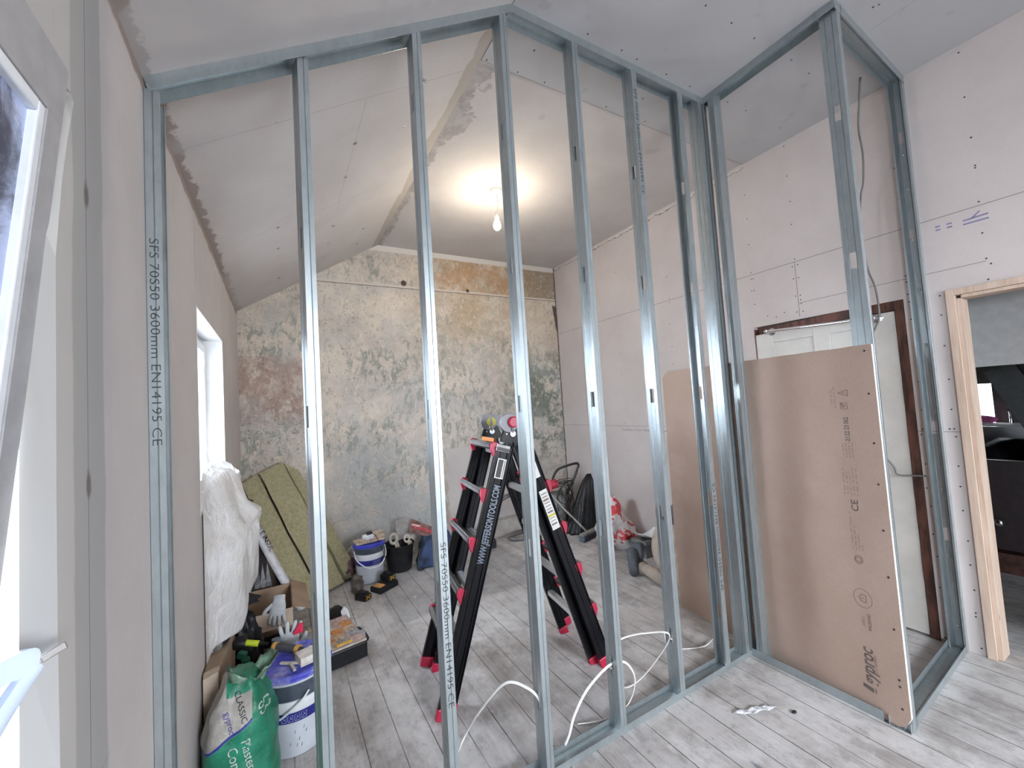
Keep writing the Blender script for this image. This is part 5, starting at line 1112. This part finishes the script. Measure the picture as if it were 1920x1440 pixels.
for v in bm.verts:
    f_ = min(1, v.co.z*8); v.co += Vector([mnoise.noise(v.co*8+Vector((k_*5, 0, 0)))*.045*f_ for k_ in range(3)])
t = thing('tool_bag', 'dusty navy blue cloth tool bag on floor by black bucket', 'bag', (1.6, 4.05, 0)); obj('bag_cloth', bm, pm('navy_dusty_cloth', (.022, .040, .095), .85, var=.45, sc=8, bs=.3, bsc=30), t, smooth=True)
bm = B(); tube(bm, smooth_path([(1.44, 3.95, .19), (1.41, 3.92, .10), (1.395, 3.90, .02), (1.43, 3.88, .012), (1.47, 3.90, .02)], 5), .006, 6, flat=.5); obj('strap', bm, M_LTX, t, smooth=True)
bm = B(); rough_blob(bm, (.80, 4.19, .07), .10, .09, .10, 5, .45, 4); o = obj('maroon_rag', bm, pm('dusty_maroon_cloth', (.11, .055, .06), .9, var=.3, sc=12), smooth=True); tag(o, 'dusty maroon rag crumpled between slabs and rear tub', 'rag')
bm = B(); rough_blob(bm, (.845, 3.82, .05), .05, .075, .085, 7, .35, 3); o = obj('brown_sack', bm, pm('brown_grey_cloth', (.10, .085, .075), .9, var=.3), smooth=True); tag(o, 'small brown-grey cloth heap at foot of the narrow slab', 'cloth')
t = thing('cordless_drill', 'black cordless tool with tan and blue label behind ladder left rail', 'power tool', (2.2, 4.06, 0))
bm = B(); obox(bm, (2.17, 4.05, .05), (.97, -.2, 0), (.2, .97, 0), LZ, .22, .12, .09); obox(bm, (2.22, 4.05, .12), (.97, -.2, 0), (.2, .97, 0), LZ, .10, .08, .07); obj('tool_body', bm, M_TOOLB, t, bevel=.012)
bm = B(); obox(bm, (2.22, 4.05, .175), (.97, -.2, 0), (.2, .97, 0), LZ, .09, .06, .045); obj('tan_cap', bm, pm('tan_plastic', (.50, .29, .10), .5), t, bevel=.010)
bm = B(); obox(bm, (2.24, 3.984, .05), (.97, -.2, 0), (.2, .97, 0), LZ, .06, .004, .05); obj('blue_label', bm, pm('steel_blue_label', (.20, .32, .42), .5), t)
t = thing('vacuum_hose', 'thick grey flexible hose curving up against the wall behind ladder', 'hose', (2.5, 4.2, 0))
bm = B(); tube(bm, smooth_path([(2.34, 4.26, .06), (2.345, 4.29, .17), (2.42, 4.33, .32), (2.60, 4.34, .42), (2.82, 4.34, .455), (2.98, 4.33, .40), (3.08, 4.30, .28), (3.10, 4.25, .14), (3.02, 4.2, .04), (2.85, 4.22, .026), (2.62, 4.20, .024), (2.50, 4.10, .024), (2.60, 4.00, .024), (2.80, 3.99, .024)], 8), .021, 12)
obj('ribbed_tube', bm, pm('grey_ribbed_hose', (.10, .098, .10), .5, bs=.3, bsc=50), t, smooth=True)
bm = B(); tube(bm, [(2.79, 3.99, .026), (2.86, 3.985, .03)], .025, 14); tube(bm, [(2.86, 3.985, .03), (2.90, 3.98, .035)], .018, 12); obj('nozzle', bm, M_LTX, t, smooth=True, angle=.7)
bm = B(); hull8(bm, [(2.36, 4.30, .002), (3.30, 4.28, .002), (3.34, 4.403, .002), (2.36, 4.403, .002), (2.40, 4.35, .17), (3.28, 4.34, .15), (3.34, 4.403, .18), (2.38, 4.403, .19)]); bmesh.ops.subdivide_edges(bm, edges=bm.edges[:], cuts=7, use_grid_fill=True)
for v in bm.verts:
    if v.co.y < 4.39: v.co += Vector((0, mnoise.noise(v.co*9)*.02, mnoise.noise(v.co*7+Vector((3, 0, 0)))*.02*(v.co.z > .01)))
o = obj('hearth_block', bm, pm('bare_render', (.30, .28, .255), .9, var=.12, sc=9, bs=.4, bsc=25)); tag(o, 'low rough rendered ledge at foot of back wall behind ladder', 'ledge')
# upright vacuum or barrow by the corner
t = thing('wheeled_cylinder_tool', 'red and grey wheeled machine with black loop handle and coiled cable', 'machine', (3.18, 4.12, 0))
M_DRED = pm('matt_red_plastic', (.42, .02, .045), .45)
bm = B(); lathe(bm, [(.09, .06), (.12, .09), (.125, .24), (.115, .38), (.08, .42)], (3.20, 4.14, 0), 28); obj('drum', bm, pm('grimy_grey_drum', (.10, .10, .095), .5, var=.3, sc=20), t, smooth=True, angle=.7)
bm = B(); lathe(bm, [(.03, -.05), (.055, -.04), (.055, .05), (.02, .06)], (3.10, 4.08, .53), 20, (1, 0, .1)); obj('motor_head', bm, M_DRED, t, smooth=True, angle=.7)
bm = B(); lathe(bm, [(.05, -.03), (.068, -.02), (.068, .03), (.04, .04)], (3.085, 3.98, .075), 22, (1, -.3, 0)); obj('wheel', bm, M_DRED, t, smooth=True, angle=.7)
bm = B(); lathe(bm, [(.04, -.02), (.058, -.012), (.058, .012), (.04, .02)], (3.17, 3.95, .060), 22, (1, -.3, 0)); obj('wheel', bm, pm('grimy_grey_drum', (.10, .10, .095), .5), t, smooth=True, angle=.7)
bm = B(); tube(bm, smooth_path([(3.12, 4.1, .50), (3.13, 4.1, .60), (3.20, 4.1, .685), (3.30, 4.09, .715), (3.46, 4.08, .735), (3.505, 4.08, .715), (3.49, 4.08, .66), (3.36, 4.09, .45), (3.24, 4.1, .32)], 6), .015, 10); obj('loop_handle', bm, M_LTX, t, smooth=True)
rr = random.Random(5); bm = B()
for k_ in range(7):
    c = Vector((3.235+rr.uniform(-.03, .04), 4.03+rr.uniform(-.02, .02), .36+rr.uniform(-.06, .09))); tube(bm, [c+Vector((math.cos(a)*rr.uniform(.07, .10), .02*math.sin(2*a+k_), math.sin(a)*rr.uniform(.10, .14))) for a in [2*PI*q_/12 for q_ in range(12)]], .005, 6, closed=True)
for k_ in range(3):
    c = Vector((3.25, 4.04, .52+.02*k_)); tube(bm, [c+Vector((math.cos(a)*.14, .02*math.sin(3*a+k_), math.sin(a)*.02)) for a in [2*PI*q_/12 for q_ in range(12)]], .0045, 6, closed=True)
obj('coiled_cable', bm, M_LTX, t, smooth=True)['kind'] = 'stuff'
# tall black bag
bm = B()
def bb_fn(u, v):
    a = u*2*PI; w_ = .20*(1-v)+.055; c = Vector((3.325+.145*v, 3.86-.01*v, .004+v*.63)); k_ = 1+.10*mnoise.noise(Vector((math.cos(a)*2.2, math.sin(a)*2.2, v*2)))+.09*abs(math.sin(a*5+v*2))+.05*math.sin(a*13)
    if v > .9: w_ *= 1-(v-.9)*4
    return c+Vector((math.cos(a)*w_*k_*.80, math.sin(a)*w_*k_*.62, 0))
grid(bm, 56, 26, bb_fn); bmesh.ops.remove_doubles(bm, verts=bm.verts[:], dist=.0004); bmesh.ops.holes_fill(bm, edges=[e for e in bm.edges if e.is_boundary], sides=0)
for v in bm.verts: v.co.x = min(v.co.x, W-.012)
o = obj('black_sack', bm, M_POLY, smooth=True); tag(o, 'tall pleated black sack leaning against right wall near the corner', 'sack')
t = thing('broom', 'broom head with blue-grey bristles lying on floor before black sack', 'broom', (3.22, 3.60, 0))
d_ = Vector((.96, .28, 0)).normalized(); e_ = Vector((-d_.y, d_.x, 0)); c = Vector((3.20, 3.58, 0))
bm = B(); obox(bm, c+LZ*.075, d_, e_, LZ, .30, .055, .024); obj('head_block', bm, pm('grey_wood', (.25, .24, .225), .8), t, bevel=.005)
bm = B(); obox(bm, c+LZ*.034, d_, e_, LZ, .31, .075, .062); obj('bristles', bm, pm('blue_grey_bristle', (.055, .07, .095), .9, var=.3, sc=90), t, bevel=.012)
bm = B(); tube(bm, [c+LZ*.085-d_*.04, Vector((3.02, 3.80, .33)), Vector((2.95, 3.90, .47))], .011, 10); obj('handle', bm, pm('grey_wood', (.25, .24, .225), .8), t, smooth=True)
# red and white sack
def mat_redbag():
    b = NB('red_white_printed_sack'); n = b.noise(7, 4, .6, (1, 1, .8), 4, .6); m = b.sm(n, .50, .52)
    c = b.mix(m, (.60, .58, .57), (.46, .035, .04)); c = b.mix(b.mul(b.sm(b.noise(22, 4), .6, .7), .5), c, (.22, .17, .16)); return b.out(c, .4, 0, b.noise(26, 5, .6, (1, 1, 1), 0, .6), .5, .012)
bm = B()
def rb_fn(u, v):
    a = u*2*PI; w_ = .16*(1-v**2.2*.8)*(1+.12*math.sin(v*7)); k_ = 1+.38*mnoise.noise(Vector((math.cos(a)*2.5, math.sin(a)*2.5, v*4)))+.22*mnoise.noise(Vector((math.cos(a)*6, math.sin(a)*6, v*8+3)))
    return Vector((3.29+math.cos(a)*w_*k_*1.15-.06*v, 3.24+math.sin(a)*w_*k_, .004+v*.50))
grid(bm, 44, 24, rb_fn); bmesh.ops.remove_doubles(bm, verts=bm.verts[:], dist=.0004); bmesh.ops.holes_fill(bm, edges=[e for e in bm.edges if e.is_boundary], sides=0)
o = obj('printed_sack', bm, mat_redbag(), smooth=True); tag(o, 'crumpled red and white printed sack standing by right wall', 'sack')
bm = B(); tube(bm, [(3.45, 3.06, .005), (3.44, 3.07, .12)], .009, 8); tag(obj('short_batten', bm, pm('grey_wood', (.25, .24, .225), .8)), 'short pale stick standing beside the red and white sack', 'stick')
t = thing('low_toolbox', 'low dark grey toolbox on floor behind kneeling person feet', 'toolbox', (3.38, 2.9, 0))
bm = B(); box(bm, 3.22, 3.50, 2.80, 3.00, .003, .115); obj('case', bm, pm('dark_grey_case', (.05, .05, .052), .6), t, bevel=.008)
bm = B(); box(bm, 3.23, 3.49, 2.81, 2.99, .1155, .15); obj('lid', bm, pm('worn_grey_lid', (.10, .095, .09), .7), t, bevel=.006)
bm = B(); grid(bm, 8, 8, lambda u, v: Vector((3.22+.25*u, 2.80+.17*v-.05*u, .155+.05*abs(2*u-1)**1.5+.02*abs(2*v-1)))); o = solid(obj('paper_sheet', bm, M_WBAND, smooth=True), .001); tag(o, 'curled white paper on lid of low dark toolbox', 'paper')

# ------------------------------------------------------------------ kneeling person, mostly behind the brown sheet
per = thing('person', 'person kneeling behind the brown sheet, tan trousers and dark shoes', 'person', (3.05, 2.45, 0))
M_TR = pm('tan_trousers', (.34, .285, .235), .85, var=.06, sc=10); M_SHOE = pm('dark_grey_shoe', (.045, .05, .06), .75, var=.15, sc=20); M_SKIN = pm('skin', (.48, .29, .21), .55, var=.04); M_TOP = pm('dark_jumper', (.05, .055, .065), .9, var=.1); M_HAIR = pm('brown_hair', (.06, .038, .025), .8, var=.3, sc=60)
V = [(3.12, 2.46, .33), (3.18, 2.38, .46), (3.26, 2.28, .62), (3.32, 2.20, .76), (3.35, 2.155, .86), (3.365, 2.13, .95),
     (3.05, 2.46, .32), (2.96, 2.38, .22), (2.90, 2.22, .115), (2.875, 2.13, .085), (2.895, 2.30, .062), (2.935, 2.48, .055), (2.955, 2.58, .058),
     (3.20, 2.44, .31), (3.20, 2.22, .34), (3.18, 1.99, .36), (3.19, 2.02, .20), (3.21, 2.06, .09),
     (3.22, 2.19, .74), (3.14, 2.10, .62), (3.05, 1.98, .56), (2.99, 1.93, .55),
     (3.43, 2.22, .74), (3.45, 2.10, .60), (3.36, 1.98, .52), (3.30, 1.94, .51)]
E_ = [(0, 1), (1, 2), (2, 3), (3, 4), (4, 5), (0, 6), (6, 7), (7, 8), (8, 9), (9, 10), (10, 11), (11, 12), (0, 13), (13, 14), (14, 15), (15, 16), (16, 17), (3, 18), (18, 19), (19, 20), (20, 21), (3, 22), (22, 23), (23, 24), (24, 25)]
R_ = [.125, .115, .12, .115, .055, .05, .10, .092, .078, .062, .062, .052, .044, .10, .09, .066, .058, .045, .058, .046, .036, .028, .058, .046, .036, .028]
body = skin_obj('body', V, E_, R_, M_SKIN, per, 2)
body.data.materials.clear(); 
mb = NB('clothed_body'); top = mb.sm(mb.z, .44, .45)
isarm = top
cc_ = mb.mix(top, mb.mix(mb.sm(mb.noise(10, 4), .3, .7), (.31, .26, .215), (.38, .32, .265)), (.05, .055, .065))
body.data.materials.append(mb.out(cc_, .85, 0, mb.noise(9, 4, .6, (1, 1, 1), 0, .8), .3, .012))
bm = B(); bmesh.ops.create_icosphere(bm, subdivisions=3, radius=1)
for v in bm.verts:
    d = v.co.copy(); k_ = 1.0-.12*max(0, -d.z)*abs(d.x); nose = .022*math.exp(-((d.x/.16)**2+((d.z+.10)/.2)**2)) if d.y < 0 else 0
    eye = -.010*sum(math.exp(-(((d.x-s_*.38)/.16)**2+((d.z-.05)/.13)**2)) for s_ in (-1, 1)) if d.y < 0 else 0
    v.co = Vector((3.375, 2.10, 1.03))+Vector((d.x*.078*k_, d.y*.100-(nose+eye), d.z*.118-.02*max(0, -d.y)))
obj('head', bm, M_SKIN, per, smooth=True)
bm = B(); bmesh.ops.create_icosphere(bm, subdivisions=3, radius=1)
for v in bm.verts: d = v.co.copy(); v.co = Vector((3.375, 2.12, 1.055))+Vector((d.x*.086, d.y*.102, max(d.z, -.45 if d.y > 0 else .25)*.108))
obj('hair', bm, M_HAIR, per, smooth=True)
for s_ in (-1, 1):
    bm = B(); bmesh.ops.create_icosphere(bm, subdivisions=2, radius=1)
    for v in bm.verts: d = v.co.copy(); v.co = Vector((3.375+s_*.079, 2.105, 1.02))+Vector((d.x*.010, d.y*.018, d.z*.030))
    obj('ear', bm, M_SKIN, per, smooth=True)
for wx, wy, wz, sg in ((2.99, 1.93, .55, 1), (3.30, 1.94, .51, 1)):
    bm = B(); w0 = Vector((wx, wy, wz)); f0 = Vector((-.75 if wx < 3.1 else -.2, -.45, -.25)).normalized(); s0 = f0.cross(LZ).normalized(); n0_ = s0.cross(f0)
    rs = []
    for a_, ww, hh in ((-.01, .026, .020), (.02, .034, .018), (.06, .042, .015), (.085, .040, .012)): rs.append([bm.verts.new(w0+f0*a_+s0*ww*math.cos(2*PI*k/10)+n0_*hh*math.sin(2*PI*k/10)) for k in range(10)])
    for A, C in zip(rs, rs[1:]):
        for k in range(10): bm.faces.new((A[k], A[(k+1) % 10], C[(k+1) % 10], C[k]))
    bm.faces.new(rs[0][::-1]); bm.faces.new(rs[-1])
    for q_, L_ in ((-.031, .062), (-.011, .074), (.010, .070), (.030, .056)): tube(bm, smooth_path([w0+f0*.078+s0*q_, w0+f0*(.08+L_*.55)+s0*q_*1.05-n0_*.006, w0+f0*(.078+L_*.85)+s0*q_-n0_*.030], 3), [.009, .009, .009, .0088, .0085, .008, .006], 7)
    tube(bm, smooth_path([w0+f0*.02-s0*.03, w0+f0*.05-s0*.058, w0+f0*.078-s0*.062-n0_*.012], 3), [.011, .011, .0105, .010, .0095, .009, .006], 7)
    obj('hand', bm, M_SKIN, per, smooth=True)
def shoe(heel, toe, up, r0_, label):
    """sole towards the viewer: a tapered boot"""
    heel = Vector(heel); toe = Vector(toe); d = (toe-heel).normalized(); u = Vector(up); u = (u-d*u.dot(d)).normalized(); s = d.cross(u); L_ = (toe-heel).length; bm = B(); rs = []
    for t_, w_, h_, zo in ((0, .020, .028, .030), (.06, .034, .044, .034), (.25, .038, .050, .036), (.45, .040, .040, .028), (.65, .047, .032, .020), (.85, .045, .026, .016), (.96, .030, .018, .014), (1.0, .012, .010, .012)):
        rs.append([bm.verts.new(heel+d*L_*t_+s*w_*r0_*math.cos(2*PI*k/14)+u*(zo+max(-.85, math.sin(2*PI*k/14))*h_)*r0_) for k in range(14)])
    for A, C in zip(rs, rs[1:]):
        for k in range(14): bm.faces.new((A[k], A[(k+1) % 14], C[(k+1) % 14], C[k]))
    bm.faces.new(rs[0][::-1]); bm.faces.new(rs[-1]); return obj('shoe', bm, M_SHOE, per, smooth=True, angle=1.1)
shoe((2.90, 2.70, .205), (2.845, 2.60, .006), (.75, .15, .25), 1.15, '')
bm = B(); tube(bm, smooth_path([(2.955, 2.575, .060), (2.955, 2.63, .075), (2.935, 2.68, .12)], 4), [.046, .046, .045, .044, .042, .041, .040, .038, .03], 12); obj('sock', bm, M_LTX, per, smooth=True)
shoe((3.09, 2.80, .19), (3.02, 2.72, .010), (.75, .15, .25), 1.1, '')
bm = B(); tube(bm, smooth_path([(2.935, 2.56, .058), (2.945, 2.59, .060)], 3), [.050, .052, .052, .050], 14); obj('trouser_cuff', bm, M_TR, per, smooth=True)

# ------------------------------------------------------------------ small litter on the floor
bm = B(); grid(bm, 14, 5, lambda u, v: Vector((2.11+.16*u+.03*v, 1.275-.055*u-.045*v, .002+.010*abs(math.sin(u*7+v))))); o = solid(obj('paper_label', bm, [pm('printed_white_paper', (.62, .63, .66), .6, var=.3, sc=60)], smooth=True), .0006); tag(o, 'torn white paper label lying on the boards in front of floor track', 'paper scrap')
t = thing('knife_blade', 'pointed blue-grey metal blade tip at bottom edge of picture', 'blade', (1.93, 1.04, 0))
bm = B(); prism(bm, [(0, 0), (.030, -.16), (-.012, -.17)], (1.925, 1.082, .003), (1, 0, 0), (0, 1, 0), (0, 0, 1), .002); obj('blade', bm, pm('steel_blade', (.42, .45, .55), .3, .8), t)
bm = B(); beam(bm, (1.937, .915, .012), (1.955, .80, .012), LZ, .018, .024); obj('grip', bm, M_TOOLB, t, bevel=.004)
bm = B(); grid(bm, 8, 2, lambda u, v: Vector((.775+.075*u, 2.925+.012*v+.01*u, .002+.006*abs(math.sin(u*5))))); o = solid(obj('white_strip', bm, M_WBAND, smooth=True), .0006); tag(o, 'small white plastic strip on floorboards right of organiser case', 'strip')
bm = B(); bmesh.ops.create_icosphere(bm, subdivisions=2, radius=.009)
for v in bm.verts: v.co = Vector((v.co.x*1.6+2.06, v.co.y+1.10, v.co.z*.5+.005))
o = obj('dirt_crumb', bm, M_LTX); o.location = (.28, .02, 0); tag(o, 'dark crumb of dirt on the boards near paper label', 'crumb')
